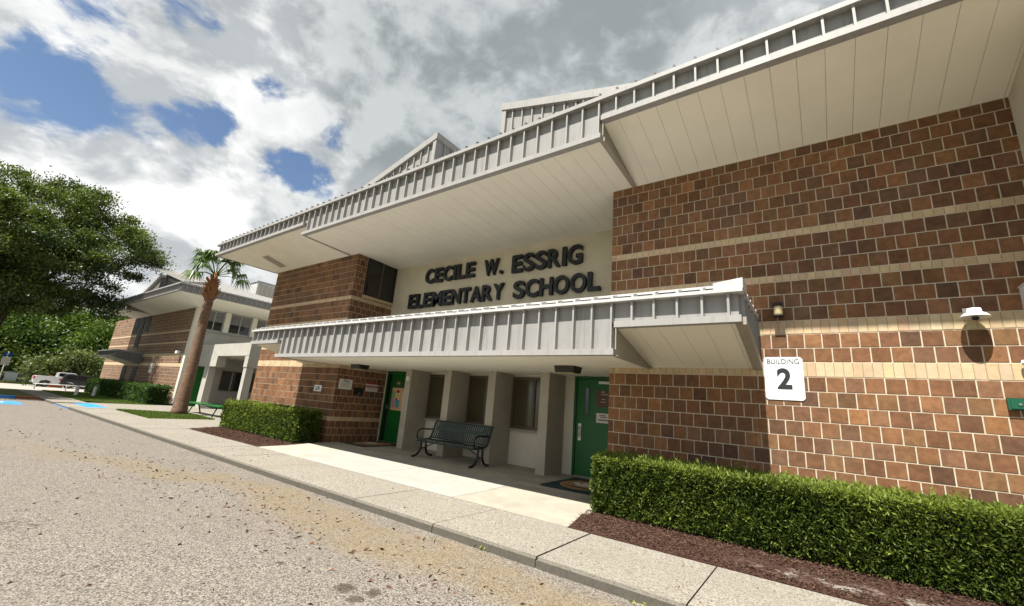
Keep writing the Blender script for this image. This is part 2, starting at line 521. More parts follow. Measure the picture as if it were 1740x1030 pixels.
def palm_trunk_mat():
    m = bpy.data.materials.new('palm_trunk')
    m.use_nodes = True
    t = m.node_tree
    b = t.nodes['Principled BSDF']
    b.inputs['Roughness'].default_value = 0.9
    pos = nn(t, 'ShaderNodeNewGeometry').outputs['Position']
    mp = nn(t, 'ShaderNodeMapping')
    mp.inputs['Scale'].default_value = (2.0, 2.0, 9.0)
    t.links.new(pos, mp.inputs['Vector'])
    f = math_(t, 'ADD', math_(t, 'MULTIPLY', noise(t, mp.outputs[0], 2.2, 6, 0.65), 0.7), math_(t, 'MULTIPLY', noise(t, pos, 22, 4, 0.7), 0.3))
    c = mixc(t, maprange(t, f, 0.3, 0.7), (0.085, 0.046, 0.026), (0.225, 0.138, 0.088))
    t.links.new(c, b.inputs['Base Color'])
    bn = nn(t, 'ShaderNodeBump', i_Strength=0.8, i_Distance=0.03)
    t.links.new(f, bn.inputs['Height'])
    t.links.new(bn.outputs[0], b.inputs['Normal'])
    MATS['palm_trunk'] = m


palm_trunk_mat()


def far_brick_mat():
    """brickwork too far away to tell the bricks apart"""
    m = bpy.data.materials.new('brick_far')
    m.use_nodes = True
    t = m.node_tree
    b = t.nodes['Principled BSDF']
    b.inputs['Roughness'].default_value = 0.85
    pos = nn(t, 'ShaderNodeNewGeometry').outputs['Position']
    sp = nn(t, 'ShaderNodeSeparateXYZ')
    t.links.new(pos, sp.inputs[0])
    cb = nn(t, 'ShaderNodeCombineXYZ')
    t.links.new(math_(t, 'ADD', sp.outputs[0], sp.outputs[1]), cb.inputs[0])
    t.links.new(sp.outputs[2], cb.inputs[1])
    bt = nn(t, 'ShaderNodeTexBrick')
    bt.inputs['Scale'].default_value = 1.0
    bt.inputs['Brick Width'].default_value = 0.2032
    bt.inputs['Row Height'].default_value = 0.2032
    bt.inputs['Mortar Size'].default_value = 0.007
    bt.inputs['Color1'].default_value = (0.105, 0.053, 0.027, 1)
    bt.inputs['Color2'].default_value = (0.200, 0.100, 0.050, 1)
    bt.inputs['Mortar'].default_value = (0.40, 0.35, 0.27, 1)
    t.links.new(cb.outputs[0], bt.inputs['Vector'])
    t.links.new(bt.outputs['Color'], b.inputs['Base Color'])
    MATS['brick_far'] = m


far_brick_mat()
pbr('tan_band', (0.56, 0.43, 0.27), 0.85, 0.12, 10, 0.3, 150)


# ------------------------------------------------------------------ mesh helpers
class MB:
    def __init__(self):
        self.v, self.f, self.c, self.m = [], [], [], []

    def face(self, pts, col=None, mi=0):
        i = len(self.v)
        self.v += [tuple(p) for p in pts]
        self.f.append(tuple(range(i, i + len(pts))))
        self.c.append(col)
        self.m.append(mi)

    def hexa(self, b, t, col=None, mi=0):
        """bottom ring and top ring of four points, both counter-clockwise seen from above"""
        i = len(self.v)
        self.v += [tuple(p) for p in b] + [tuple(p) for p in t]
        for q in ((3, 2, 1, 0), (4, 5, 6, 7), (0, 1, 5, 4), (1, 2, 6, 5), (2, 3, 7, 6), (3, 0, 4, 7)):
            self.f.append(tuple(i + k for k in q))
            self.c.append(col)
            self.m.append(mi)

    def box(self, x0, y0, z0, x1, y1, z1, col=None, mi=0):
        self.hexa(((x0, y0, z0), (x1, y0, z0), (x1, y1, z0), (x0, y1, z0)), ((x0, y0, z1), (x1, y0, z1), (x1, y1, z1), (x0, y1, z1)), col, mi)

    def prism(self, poly, a, b, axis='x', mi=0):
        """extrude a polygon given in the other two axes (x: (y,z); y: (x,z); z: (x,y)) from a to b"""
        def P3(p, s):
            return (s, p[0], p[1]) if axis == 'x' else ((p[0], s, p[1]) if axis == 'y' else (p[0], p[1], s))
        n = len(poly)
        i = len(self.v)
        self.v += [P3(p, a) for p in poly] + [P3(p, b) for p in poly]
        fs = [tuple(i + k for k in range(n)), tuple(i + n + k for k in reversed(range(n)))]
        fs += [(i + k, i + n + k, i + n + (k + 1) % n, i + (k + 1) % n) for k in range(n)]
        for f in fs:
            self.f.append(f)
            self.c.append(None)
            self.m.append(mi)

    def tube(self, pts, rad, n=8, cap=True, mi=0):
        pts = [Vector(p) for p in pts]
        if not isinstance(rad, (list, tuple)):
            rad = [rad] * len(pts)
        i0 = len(self.v)
        prev = None
        for k, p in enumerate(pts):
            d = (pts[min(k + 1, len(pts) - 1)] - pts[max(k - 1, 0)]).normalized()
            ref = prev if prev is not None else (Vector((0, 0, 1)) if abs(d.z) < 0.9 else Vector((1, 0, 0)))
            u = (ref - d * ref.dot(d)).normalized()
            prev = u
            v = d.cross(u)
            for a in range(n):
                an = 2 * math.pi * a / n
                self.v.append(tuple(p + (u * math.cos(an) + v * math.sin(an)) * rad[k]))
        for k in range(len(pts) - 1):
            for a in range(n):
                b = (a + 1) % n
                self.f.append((i0 + k * n + a, i0 + k * n + b, i0 + (k + 1) * n + b, i0 + (k + 1) * n + a))
                self.c.append(None)
                self.m.append(mi)
        if cap:
            self.f.append(tuple(i0 + a for a in reversed(range(n))))
            self.f.append(tuple(i0 + (len(pts) - 1) * n + a for a in range(n)))
            self.c += [None, None]
            self.m += [mi, mi]

    def lathe(self, prof, cen, axis='z', n=16, mi=0):
        i0 = len(self.v)
        for (r, h) in prof:
            for a in range(n):
                an = 2 * math.pi * a / n
                x, y = r * math.cos(an), r * math.sin(an)
                p = (x, y, h) if axis == 'z' else ((x, h, y) if axis == 'y' else (h, x, y))
                self.v.append((cen[0] + p[0], cen[1] + p[1], cen[2] + p[2]))
        for k in range(len(prof) - 1):
            for a in range(n):
                b = (a + 1) % n
                self.f.append((i0 + k * n + a, i0 + k * n + b, i0 + (k + 1) * n + b, i0 + (k + 1) * n + a))
                self.c.append(None)
                self.m.append(mi)
        self.f.append(tuple(i0 + a for a in range(n)))
        self.f.append(tuple(i0 + (len(prof) - 1) * n + a for a in range(n)))
        self.c += [None, None]
        self.m += [mi, mi]

    def mesh(self, name, mats, smooth=False):
        me = bpy.data.meshes.new(name)
        me.from_pydata(self.v, [], self.f)
        for m in (mats if isinstance(mats, (list, tuple)) else [mats]):
            me.materials.append(MATS[m])
        me.polygons.foreach_set('material_index', self.m)
        if any(c is not None for c in self.c):
            at = me.attributes.new('Col', 'FLOAT_COLOR', 'FACE')
            arr = np.ones((len(self.f), 4), np.float32)
            for k, c in enumerate(self.c):
                if c is not None:
                    arr[k, :3] = c
            at.data.foreach_set('color', arr.ravel())
        if smooth:
            me.polygons.foreach_set('use_smooth', [True] * len(self.f))
        me.update()
        return me

    def build(self, name, mats, parent=None, smooth=False, local=False):
        return link(name, self.mesh(name, mats, smooth), parent, local)


def fixnormals(ob):
    import bmesh
    bm = bmesh.new()
    bm.from_mesh(ob.data)
    bmesh.ops.recalc_face_normals(bm, faces=bm.faces)
    bm.to_mesh(ob.data)
    bm.free()
    return ob


def link(name, me, parent=None, local=False):
    o = bpy.data.objects.new(name, me)
    COL.objects.link(o)
    if parent is not None:
        o.parent = parent
        if not local and parent.type == 'EMPTY':
            o.matrix_parent_inverse = Matrix.Translation(parent.location).inverted()
    return o


def tag(o, label=None, cat=None, group=None, kind=None):
    for k, v in (('label', label), ('category', cat), ('group', group), ('kind', kind)):
        if v:
            o[k] = v
    return o


def thing(name, label, cat, loc=(0, 0, 0), rz=0.0, group=None):
    o = bpy.data.objects.new(name, None)
    COL.objects.link(o)
    o.empty_display_size = 0.3
    o.location = loc
    o.rotation_euler = (0, 0, rz)
    return tag(o, label, cat, group)


def part(name, mats, parent, *boxes, local=False):
    mb = MB()
    for b in boxes:
        mb.box(*b)
    return mb.build(name, mats, parent, local=local)


def text_mesh(name, txt, size, mat, extrude=0.001, bold=0.0, spacing=1.0):
    cu = bpy.data.curves.new(name, 'FONT')
    cu.body = txt
    cu.size = size
    cu.extrude = extrude
    cu.offset = bold
    cu.space_character = spacing
    cu.align_x = 'LEFT'
    tmp = bpy.data.objects.new('tmp', cu)
    COL.objects.link(tmp)
    dg = bpy.context.evaluated_depsgraph_get()
    me = bpy.data.meshes.new_from_object(tmp.evaluated_get(dg))
    bpy.data.objects.remove(tmp)
    bpy.data.curves.remove(cu)
    me.name = name
    me.materials.clear()
    me.materials.append(MATS[mat])
    return me


def fit_text(me, x0, x1, z0, z1):
    """scale a text mesh so that it fills a width and a height, standing upright (x, z)"""
    co = np.empty(len(me.vertices) * 3, np.float32)
    me.vertices.foreach_get('co', co)
    co = co.reshape(-1, 3)
    mn, mxx = co.min(0), co.max(0)
    o = np.empty_like(co)
    o[:, 0] = x0 + (co[:, 0] - mn[0]) / (mxx[0] - mn[0]) * (x1 - x0)
    o[:, 2] = z0 + (co[:, 1] - mn[1]) / (mxx[1] - mn[1]) * (z1 - z0)
    o[:, 1] = -co[:, 2]
    me.vertices.foreach_set('co', o.ravel())
    me.update()
    return me


def leaves(name, pts, nrm, length, width, mat, parent=None, jitter=0.9, lr=None, droop=0.0, seed=1):
    """one mesh of leaf-shaped faces, a folded kite for each point"""
    r = np.random.default_rng(seed)
    n = len(pts)
    d = nrm + r.normal(0, jitter, (n, 3))
    d[:, 2] -= droop
    d /= np.linalg.norm(d, axis=1, keepdims=True) + 1e-9
    a = r.normal(0, 1, (n, 3))
    s = np.cross(d, a)
    s /= np.linalg.norm(s, axis=1, keepdims=True) + 1e-9
    L = (length * r.uniform(0.65, 1.3, n))[:, None]
    W = (width * r.uniform(0.7, 1.25, n))[:, None]
    v = np.empty((n, 4, 3), np.float32)
    v[:, 0] = pts
    v[:, 1] = pts + d * L * 0.45 + s * W * 0.5
    v[:, 2] = pts + d * L
    v[:, 3] = pts + d * L * 0.45 - s * W * 0.5
    me = bpy.data.meshes.new(name)
    me.vertices.add(n * 4)
    me.vertices.foreach_set('co', v.ravel())
    me.loops.add(n * 4)
    me.loops.foreach_set('vertex_index', np.arange(n * 4, dtype=np.int32))
    me.polygons.add(n)
    me.polygons.foreach_set('loop_start', np.arange(0, n * 4, 4, dtype=np.int32))
    at = me.attributes.new('lr', 'FLOAT', 'FACE')
    at.data.foreach_set('value', (r.uniform(0, 1, n) if lr is None else np.clip(lr + r.normal(0, 0.18, n), 0, 1)).astype(np.float32))
    me.materials.append(MATS[mat])
    me.update(calc_edges=True)
    return link(name, me, parent)


def blob_noise(p, seed, k=6, f=1.0):
    """cheap smooth noise of points: a few random sine waves"""
    r = np.random.default_rng(seed)
    out = np.zeros(len(p))
    for i in range(k):
        q = r.normal(0, f * (1 + 0.7 * i), 3)
        out += np.sin(p @ q + r.uniform(0, 6.28)) / (1 + 0.6 * i)
    return out / 2.2


# ------------------------------------------------------------------ the setting: ground, road, pavement
Z_W, Z_R = -0.05, -0.152                      # pavement and road levels; the porch floor at the doors is 0
CURB_Y, BACK_Y = 3.98, 5.22


def far_z(x):
    """the land falls gently away at the far end of the school"""
    t = min(max((-x - 44.0) / 36.0, 0.0), 1.0)
    return -0.72 * t


def sheet(name, xs, ys, z, mat, kind='structure', dip=True, parent=None):
    mb = MB()
    for i in range(len(xs) - 1):
        for j in range(len(ys) - 1):
            q = ((xs[i], ys[j]), (xs[i + 1], ys[j]), (xs[i + 1], ys[j + 1]), (xs[i], ys[j + 1]))
            mb.face([(x, y, z + (far_z(x) if dip else 0)) for x, y in q])
    o = mb.build(name, mat, parent)
    if kind:
        o['kind'] = kind
    return o


XS = [-1500, -300, -120, -80, -74, -68, -62, -56, -50, -44, -32, 12, 60, 300, 1500]
sheet('ground', XS, [-1500, -300, -40, -15, CURB_Y + .03, 12, 40, 300, 1500], -0.24, 'grass')
road_xs = [-44, -32.4, -20, -10, 0, 10, 40]
sheet('road', road_xs, [-16, -4, CURB_Y + .02], Z_R, 'road', dip=False)
# far drive that crosses behind the parking bay
sheet('driveway', [-86, -80, -74, -68, -62, -56, -50, -43.2], [-14, 3.2, 8.6, 14], Z_W - 0.02, 'drive')

walk = MB()
walk.box(-43.2, CURB_Y + 0.02, -0.30, 12, BACK_Y - 0.01, -0.09)
walk = walk.build('pavement', 'walk')
tag(walk, kind='structure')
# concrete pavement slabs with the kerb cast onto their front edge
bounds = [12, 9.1, 6.3, 3.4, 1.95, 0.5, -0.985, -2.40, -3.86, -5.42, -6.92]
while bounds[-1] > -42:
    bounds.append(bounds[-1] - 1.47)
RAMP0, RAMP1 = -28.6, -25.2
for i in range(len(bounds) - 1):
    x1, x0 = bounds[i], bounds[i + 1]
    if x0 < RAMP1 and x1 > RAMP0 - 0.2:
        if x1 > RAMP1:
            x0 = RAMP1
        elif x0 < RAMP0 < x1:
            x1 = RAMP0
        else:
            continue
    g = 0.004 if not (abs(x0 + 2.40) < .01 or abs(x1 + 2.40) < .01) else 0.011
    mb = MB()
    dz = random.uniform(-0.003, 0.003)
    sk = 0.03
    c0 = 0.025
    # chamfered nose
    prof = [(CURB_Y, -0.30), (BACK_Y, -0.30), (BACK_Y, Z_W + dz), (CURB_Y + c0, Z_W + dz), (CURB_Y + .004, Z_W + dz - c0)]
    n = len(prof)
    a = [(x0 + g, y, z) for y, z in prof]
    b = [(x1 - g, y, z) for y, z in prof]
    mb.face(list(reversed(a)))
    mb.face(b)
    for k in range(n):
        mb.face((a[k], b[k], b[(k + 1) % n], a[(k + 1) % n]))
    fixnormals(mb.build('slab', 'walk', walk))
# blue kerb ramp for wheelchairs: a slab that falls to the road
mb = MB()
mb.hexa(((RAMP0, CURB_Y, -.3), (RAMP1, CURB_Y, -.3), (RAMP1, BACK_Y, -.3), (RAMP0, BACK_Y, -.3)),
        ((RAMP0 + .01, CURB_Y, Z_R + .012), (RAMP1 - .01, CURB_Y, Z_R + .012), (RAMP1 - .01, BACK_Y, Z_W + .003), (RAMP0 + .01, BACK_Y, Z_W + .003)))
mb.build('kerb_ramp', 'blue_paint', walk)['label'] = 'bright blue painted kerb ramp'

# porch floor: slabs with joints, falling slightly to the pavement
porch = MB()
porch.box(-11.5, BACK_Y + .005, -0.3, -2.9, 9.3, -0.12)
porch = porch.build('porch_floor', 'slab_plain')
tag(porch, kind='structure')


def pz_(y):
    t = min(max((y - 6.0) / 1.6, 0), 1)
    return Z_W + 0.004 + (0.046) * t


def porch_slab(poly, mat):
    """poly: (x, y) corners, front two then back two, split where the floor breaks its slope"""
    (ax, ay), (bx, by), (cx_, cy_), (dx, dy) = poly
    cuts = sorted({ay, dy, *[y for y in (6.0, 7.6) if ay < y < dy]})
    mb = MB()

    def at(y, l):
        t = (y - ay) / (dy - ay)
        return (ax + (dx - ax) * t, y, pz_(y)) if l else (bx + (cx_ - bx) * t, y, pz_(y))
    for y0, y1 in zip(cuts[:-1], cuts[1:]):
        a, b, c, d = at(y0, 1), at(y0, 0), at(y1, 0), at(y1, 1)
        mb.hexa([(p[0], p[1], -.2) for p in (a, b, c, d)], (a, b, c, d))
    return mb.build('slab', mat, porch)


porch_slab([(-9.30, BACK_Y + .01), (-7.02, BACK_Y + .01), (-7.05, 7.02), (-10.2, 7.02)], 'slab_white')
porch_slab([(-7.01, BACK_Y + .01), (-4.72, BACK_Y + .01), (-4.76, 7.02), (-7.04, 7.02)], 'slab_white')
porch_slab([(-4.71, BACK_Y + .01), (-2.72, BACK_Y + .01), (-2.95, 7.02), (-4.75, 7.02)], 'slab_tan')
porch_slab([(-11.45, 7.03), (-8.1, 7.03), (-8.1, 9.02), (-11.45, 9.02)], 'slab_plain')
porch_slab([(-8.09, 7.03), (-4.93, 7.03), (-4.99, 9.02), (-8.09, 9.02)], 'slab_plain')
porch_slab([(-4.92, 7.03), (-3.07, 7.03), (-3.07, 9.02), (-4.98, 9.02)], 'slab_plain')
porch_slab([(-11.15, BACK_Y + .01), (-9.31, BACK_Y + .01), (-10.21, 7.02), (-11.5, 7.02)], 'slab_plain')
# walk that leads between the beds towards the second building
mb = MB()
mb.hexa([(x, y, -.2) for x, y in ((-19.6, BACK_Y + .01), (-15.75, BACK_Y + .01), (-17.2, 9.3), (-19.6, 9.3))],
        [(x, y, Z_W + .002) for x, y in ((-19.6, BACK_Y + .01), (-15.75, BACK_Y + .01), (-17.2, 9.3), (-19.6, 9.3))])
mb.hexa([(x, y, -.2) for x, y in ((-29.8, 8.0), (-19.61, 7.35), (-17.2, 9.31), (-29.8, 9.31))],
        [(x, y, Z_W + .002) for x, y in ((-29.8, 8.0), (-19.61, 7.35), (-17.2, 9.31), (-29.8, 9.31))])
mb.hexa([(x, y, -.2) for x, y in ((-29.8, 9.32), (-17.0, 9.32), (-17.0, 24), (-29.8, 24))],
        [(x, y, Z_W + .001) for x, y in ((-29.8, 9.32), (-17.0, 9.32), (-17.0, 24), (-29.8, 24))])
mb.hexa([(x, y, -.2) for x, y in ((-29.2, BACK_Y + .01), (-24.2, BACK_Y + .01), (-22.9, 7.55), (-29.2, 7.95))],
        [(x, y, Z_W + .002) for x, y in ((-29.2, BACK_Y + .01), (-24.2, BACK_Y + .01), (-22.9, 7.55), (-29.2, 7.95))])
tag(mb.build('path', 'walk'), kind='structure')

# parking bay island at the far end with blue kerb, and painted bay
mb = MB()
mb.box(-43.2, -6.0, -0.30, -32.9, CURB_Y - .01, Z_W)
isl = tag(mb.build('island', 'grass'), kind='structure')
mb = MB()
mb.box(-32.88, 3.18, -.30, -32.55, CURB_Y - .01, Z_W + .01)
mb.build('kerb', 'rust', isl)
mb = MB()
mb.box(-32.88, -6.0, -.30, -32.55, 3.16, Z_W + .012)
mb.build('kerb', 'blue_paint', isl)
mb = MB()
mb.face([(-29.6, 1.5, Z_R + .004), (-27.2, 1.5, Z_R + .004), (-27.2, 2.95, Z_R + .004), (-29.6, 2.95, Z_R + .004)])
bay = tag(mb.build('parking_marking', 'blue_paint'), kind='structure')
mb = MB()
mb.face([(-28.9, 1.9, Z_R + .008), (-28.5, 1.9, Z_R + .008), (-28.5, 2.5, Z_R + .008), (-28.9, 2.5, Z_R + .008)])
mb.face([(-28.3, 2.1, Z_R + .008), (-27.8, 2.1, Z_R + .008), (-27.8, 2.3, Z_R + .008), (-28.3, 2.3, Z_R + .008)])
mb.build('wheelchair_symbol', 'mat_white', bay)


# planted beds: mulch sheets with loose chips
def bed(name, poly, n, seed, label):
    mb = MB()
    xs = [p[0] for p in poly]
    ys = [p[1] for p in poly]
    mb.face([(x, y, Z_W + 0.006) for x, y in poly])
    mb.face([(x, y, Z_W - .2) for x, y in reversed(poly)])
    for k in range(len(poly)):
        a, b = poly[k], poly[(k + 1) % len(poly)]
        mb.face([(a[0], a[1], Z_W - .2), (b[0], b[1], Z_W - .2), (b[0], b[1], Z_W + .006), (a[0], a[1], Z_W + .006)])
    o = tag(mb.build(name, 'mulch'), kind='structure')
    r = np.random.default_rng(seed)
    p = np.stack([r.uniform(min(xs), max(xs), n * 2), r.uniform(min(ys), max(ys), n * 2)], 1)
    keep = np.ones(len(p), bool)
    for k in range(len(poly)):
        a, b = np.array(poly[k]), np.array(poly[(k + 1) % len(poly)])
        keep &= ((b[0] - a[0]) * (p[:, 1] - a[1]) - (b[1] - a[1]) * (p[:, 0] - a[0])) > 0.012
    p = p[keep][:n]
    pts = np.column_stack([p, np.full(len(p), Z_W + 0.006) + r.uniform(0, 0.022, len(p))])
    bare = (pts[:, 0] > -1.0) & (pts[:, 0] < 1.2) & (np.abs(pts[:, 1] - 5.62 - .06 * np.sin(pts[:, 0] * 7)) < .15) & (r.uniform(0, 1, len(pts)) < .8)
    pts = pts[~bare]
    nr = np.column_stack([r.normal(0, 1, (len(pts), 2)), r.normal(0, 0.15, len(pts))])
    lv = leaves('mulch_chips', pts, nr, 0.036, 0.011, 'mulch_chip', None, 0.25, seed=seed)
    tag(lv, label, 'mulch', kind='stuff')
    return o


bed('mulch_bed', [(-2.71, BACK_Y + .012), (6, BACK_Y + .012), (6, 7.22), (-2.95, 7.22), (-2.95, 6.2)], 42000, 11, 'loose reddish brown bark chips in front of the near clipped hedge')
bed('mulch_bed', [(-15.7, BACK_Y + .012), (-11.16, BACK_Y + .012), (-11.5, 7.0), (-11.6, 7.22), (-17.1, 7.22)], 14000, 12, 'loose dark bark chips around the hedge at the left brick block')

# ------------------------------------------------------------------ the school building
W_Y = 7.24                                    # outer face of the brickwork
EAVE_Y = 5.66                                 # front of both fascias
TOP = 5.72                                    # top of the brickwork
C = 0.2032                                    # brick course and brick length
XL0, XL1, XR0, XR1 = -16.80, -11.57, -3.06, 2.27
UP_MID, UP_SIDE, UP_TOP = 5.78, 6.10, 6.50
CA_MID, CA_SIDE, CA_TOP = 2.185, 2.575, 2.95
REC_Y, DOOR_Y = 8.80, 9.02
PAL = [((0.245, 0.122, 0.064), 4), ((0.215, 0.107, 0.058), 4), ((0.275, 0.140, 0.073), 3), ((0.185, 0.096, 0.055), 3), ((0.155, 0.084, 0.052), 1.2),
       ((0.230, 0.122, 0.073), 3), ((0.228, 0.126, 0.064), 2), ((0.130, 0.073, 0.052), .35), ((0.200, 0.110, 0.066), 2), ((0.310, 0.155, 0.072), 0.5)]
PW_ = [p[1] for p in PAL]


def brick_col():
    c = random.choices(PAL, PW_)[0][0]
    k = random.uniform(0.74, 1.10)
    j = random.uniform(-0.012, 0.012)
    k *= .84
    return (c[0] * k * 1.03, max(0.01, c[1] * k * 1.02 * (1 + j)), max(0.01, c[2] * k * .93 * (1 - j * 3)))


TANS = [(0.50, 0.385, 0.245), (0.53, 0.415, 0.265), (0.475, 0.36, 0.23), (0.505, 0.40, 0.26), (0.54, 0.42, 0.275)]
# course table from the floor up: (z0, z1, kind)
COURSES = []
z = -0.03
for kind, n in (('b', 3), ('t', 1), ('b', 7), ('w', 1), ('b', 2), ('w', 1), ('b', 3), ('t', 1), ('b', 3), ('t', 1), ('b', 8)):
    for _ in range(n):
        h = 0.102 if kind == 't' else C
        if z < TOP - 0.03:
            COURSES.append((z, min(z + h, TOP), kind))
        z += h


def brick_layout(length):
    """cells (u0, u1, z0, z1, tan) of running bond along a wall of that length"""
    out = []
    row = 0
    for (z0, z1, kind) in COURSES:
        if kind == 'b':
            u = -C * 0.5 * (row % 2)
            row += 1
            step = C
        else:
            u = 0.0
            step = C / 2
        while u < length - 0.012:
            a, b = max(u, 0), min(u + step, length)
            if b - a > 0.02:
                out.append((a, b, z0, z1, kind != 'b'))
            u += step
    return out


JT = 0.0068
BR_MESH = {}


def brick_mesh(wd, ht, tan):
    key = (round(wd, 3), round(ht, 3), tan)
    if key not in BR_MESH:
        j = 0.0022 if tan else JT
        hw, hh, ch = wd / 2 - j, ht / 2 - j * (1 if not tan else 1.8), 0.003
        d0, d1 = 0.0, 0.030
        mb = MB()
        f = [(-hw + ch, d0, -hh + ch), (hw - ch, d0, -hh + ch), (hw - ch, d0, hh - ch), (-hw + ch, d0, hh - ch)]
        g = [(-hw, ch, -hh), (hw, ch, -hh), (hw, ch, hh), (-hw, ch, hh)]
        k = [(-hw, d1, -hh), (hw, d1, -hh), (hw, d1, hh), (-hw, d1, hh)]
        mb.face(f)
        for i in range(4):
            q = (i + 1) % 4
            mb.face((f[i], g[i], g[q], f[q]))
            mb.face((g[i], k[i], k[q], g[q]))
        BR_MESH[key] = mb.mesh('brick', 'tan_obj' if tan else 'brick_obj')
    return BR_MESH[key]


def brick_into(mb, o, u, nrm, a, b, z0, z1, col, tan):
    """one brick, front at o + u*s, depth along -nrm"""
    j = 0.0022 if tan else JT
    jz = j * (1 if not tan else 1.8)
    off = random.uniform(-0.0015, 0.0015)
    F = [o + u * (a + j) + nrm * off + Vector((0, 0, z0 + jz)), o + u * (b - j) + nrm * off + Vector((0, 0, z0 + jz)),
         o + u * (b - j) + nrm * off + Vector((0, 0, z1 - jz)), o + u * (a + j) + nrm * off + Vector((0, 0, z1 - jz))]
    B = [p - nrm * 0.03 for p in F]
    mb.face(F, col)
    for i in range(4):
        q = (i + 1) % 4
        mb.face((F[i], B[i], B[q], F[q]), col)


school = thing('school_building', 'long two storey brick school with grey metal eaves, recessed entrance and raised name letters', 'building', (-7.3, 7.24, 0))

# --- right-hand brick wall: the nearest 300 bricks are pieces of their own
RW = MB()
RW.box(XR0 + .010, W_Y + .005, -.3, XR1 + .2, 8.78, TOP + .12)
RW.box(XR0 + .012, 8.79, -.3, XR1 + 2.98, 14.0, TOP + .10)
for (z0, z1, kind) in COURSES:
    if kind != 'b':
        RW.box(XR0 + .011, W_Y + .003, z0 + .006, XR1 + .2, W_Y + .05, z1 - .006, None, 1)
rwall = RW.build('brick_wall', ['mortar', 'band_joint'], school)
rwall['label'] = 'right brick wall with tan soldier courses'
cells = brick_layout(XR1 - XR0)
reds = [c for c in cells if not c[4]]
reds.sort(key=lambda c: -((c[0] + XR0) + 0.25 * -(abs(c[2] - 1.6))))
near = set(id(c) for c in reds[:300])
rest = MB()
for c in cells:
    a, b, z0, z1, tan = c
    if tan and a > 0.0 or id(c) in near:
        o = bpy.data.objects.new('soldier_brick' if tan else 'brick', brick_mesh(b - a, z1 - z0, tan))
        COL.objects.link(o)
        o.parent = rwall
        o.location = (XR0 + (a + b) / 2, W_Y + random.uniform(-.0012, .0012), (z0 + z1) / 2)
        o.rotation_euler = (random.uniform(-.004, .004), random.uniform(-.006, .006) if not tan else 0, random.uniform(-.006, .006))
        col = brick_col() if not tan else tuple(x * random.uniform(.94, 1.05) for x in random.choice(TANS))
        o.color = (*col, 1)
    else:
        col = brick_col() if not tan else random.choice(TANS)
        brick_into(rest, Vector((XR0, W_Y, 0)), Vector((1, 0, 0)), Vector((0, -1, 0)), a, b, z0, z1, col, tan)
# return into the recess, seen edge-on
for c in brick_layout(1.5):
    a, b, z0, z1, tan = c
    brick_into(rest, Vector((XR0, W_Y + 1.5 + .03, 0)), Vector((0, -1, 0)), Vector((-1, 0, 0)), a, b, z0, z1, brick_col() if not tan else random.choice(TANS), tan)
rest = rest.build('bricks', 'brick_attr', rwall)
rest['kind'] = 'stuff'

part('brick_wall', 'brick_far', school, (XR1 + .36, W_Y, -.3, XR1 + 2.93, 8.78, TOP + .12))

# --- left brick block
LW = MB()
LW.box(XL0 + .010, W_Y + .005, -.3, XL1 - .005, 9.2, TOP + .12)
LW.box(XL0 + .012, 9.21, -.3, XL1 - .6, 20.0, TOP + .10)
lwall = LW.build('brick_wall', 'mortar', school)
lwall['label'] = 'left brick block beside the entrance'
lb = MB()
for (a, b, z0, z1, tan) in brick_layout(XL1 - XL0):
    brick_into(lb, Vector((XL0, W_Y, 0)), Vector((1, 0, 0)), Vector((0, -1, 0)), a, b, z0, z1, brick_col() if not tan else random.choice(TANS), tan)
WIN_RET = (7.62, 8.80, 4.46, 5.70)
for (a, b, z0, z1, tan) in brick_layout(1.78):
    y0, y1 = W_Y + a, W_Y + b
    if z0 > WIN_RET[2] - .12 and y1 > WIN_RET[0]:
        b = WIN_RET[0] - .004 - W_Y
        if b - a < .03:
            continue
    if z0 > 3.0 and y0 > REC_Y:
        continue
    brick_into(lb, Vector((XL1, W_Y, 0)), Vector((0, 1, 0)), Vector((1, 0, 0)), a, b, z0, z1, brick_col() if not tan else random.choice(TANS), tan)
for (a, b, z0, z1, tan) in brick_layout(4.0):
    brick_into(lb, Vector((XL0, W_Y + 4.0, 0)), Vector((0, -1, 0)), Vector((-1, 0, 0)), a, b, z0, z1, brick_col() if not tan else random.choice(TANS), tan)
lb = lb.build('bricks', 'brick_attr', lwall)
lb['kind'] = 'stuff'

# --- rendered walls of the recess
part('name_wall', 'cream', school, (XL1 - .02, REC_Y, 2.6, XR0 + .02, REC_Y + .2, TOP + .05))
low = part('entrance_wall', 'cream_light', school, (XL1 - .02, DOOR_Y + .06, -.1, XR0 + .02, DOOR_Y + .3, 2.7))
part('wall_return', 'cream', school, (XR1 + .001, 5.98, -.2, XR1 + .35, 7.29, TOP + .3))
mb = MB()
mb.box(XL1 + .002, 9.31, -.2, XR0 - .002, 20, TOP)
mb.build('wall_core', 'cream', school)

# window of the left block that looks across the recess
wn_ = part('window', 'dark_bronze', school, (XL1 + .0, WIN_RET[0], WIN_RET[2], XL1 + .03, WIN_RET[0] + .06, WIN_RET[3]), (XL1 + .0, WIN_RET[1] - .07, WIN_RET[2], XL1 + .03, WIN_RET[1] - .005, WIN_RET[3]),
           (XL1, WIN_RET[0] + .061, WIN_RET[2], XL1 + .03, WIN_RET[1] - .071, WIN_RET[2] + .06), (XL1, WIN_RET[0] + .061, WIN_RET[3] - .05, XL1 + .03, WIN_RET[1] - .071, WIN_RET[3]))
part('mullion', 'bronze', wn_, (XL1, 8.18, WIN_RET[2] + .061, XL1 + .028, 8.25, WIN_RET[3] - .051))
part('pane', 'glass_dark', wn_, (XL1 - .006, WIN_RET[0] + .055, WIN_RET[2] + .055, XL1 + .006, 8.179, WIN_RET[3] - .045))
part('pane', 'glass_dark', wn_, (XL1 - .006, 8.251, WIN_RET[2] + .055, XL1 + .006, WIN_RET[1] - .065, WIN_RET[3] - .045))
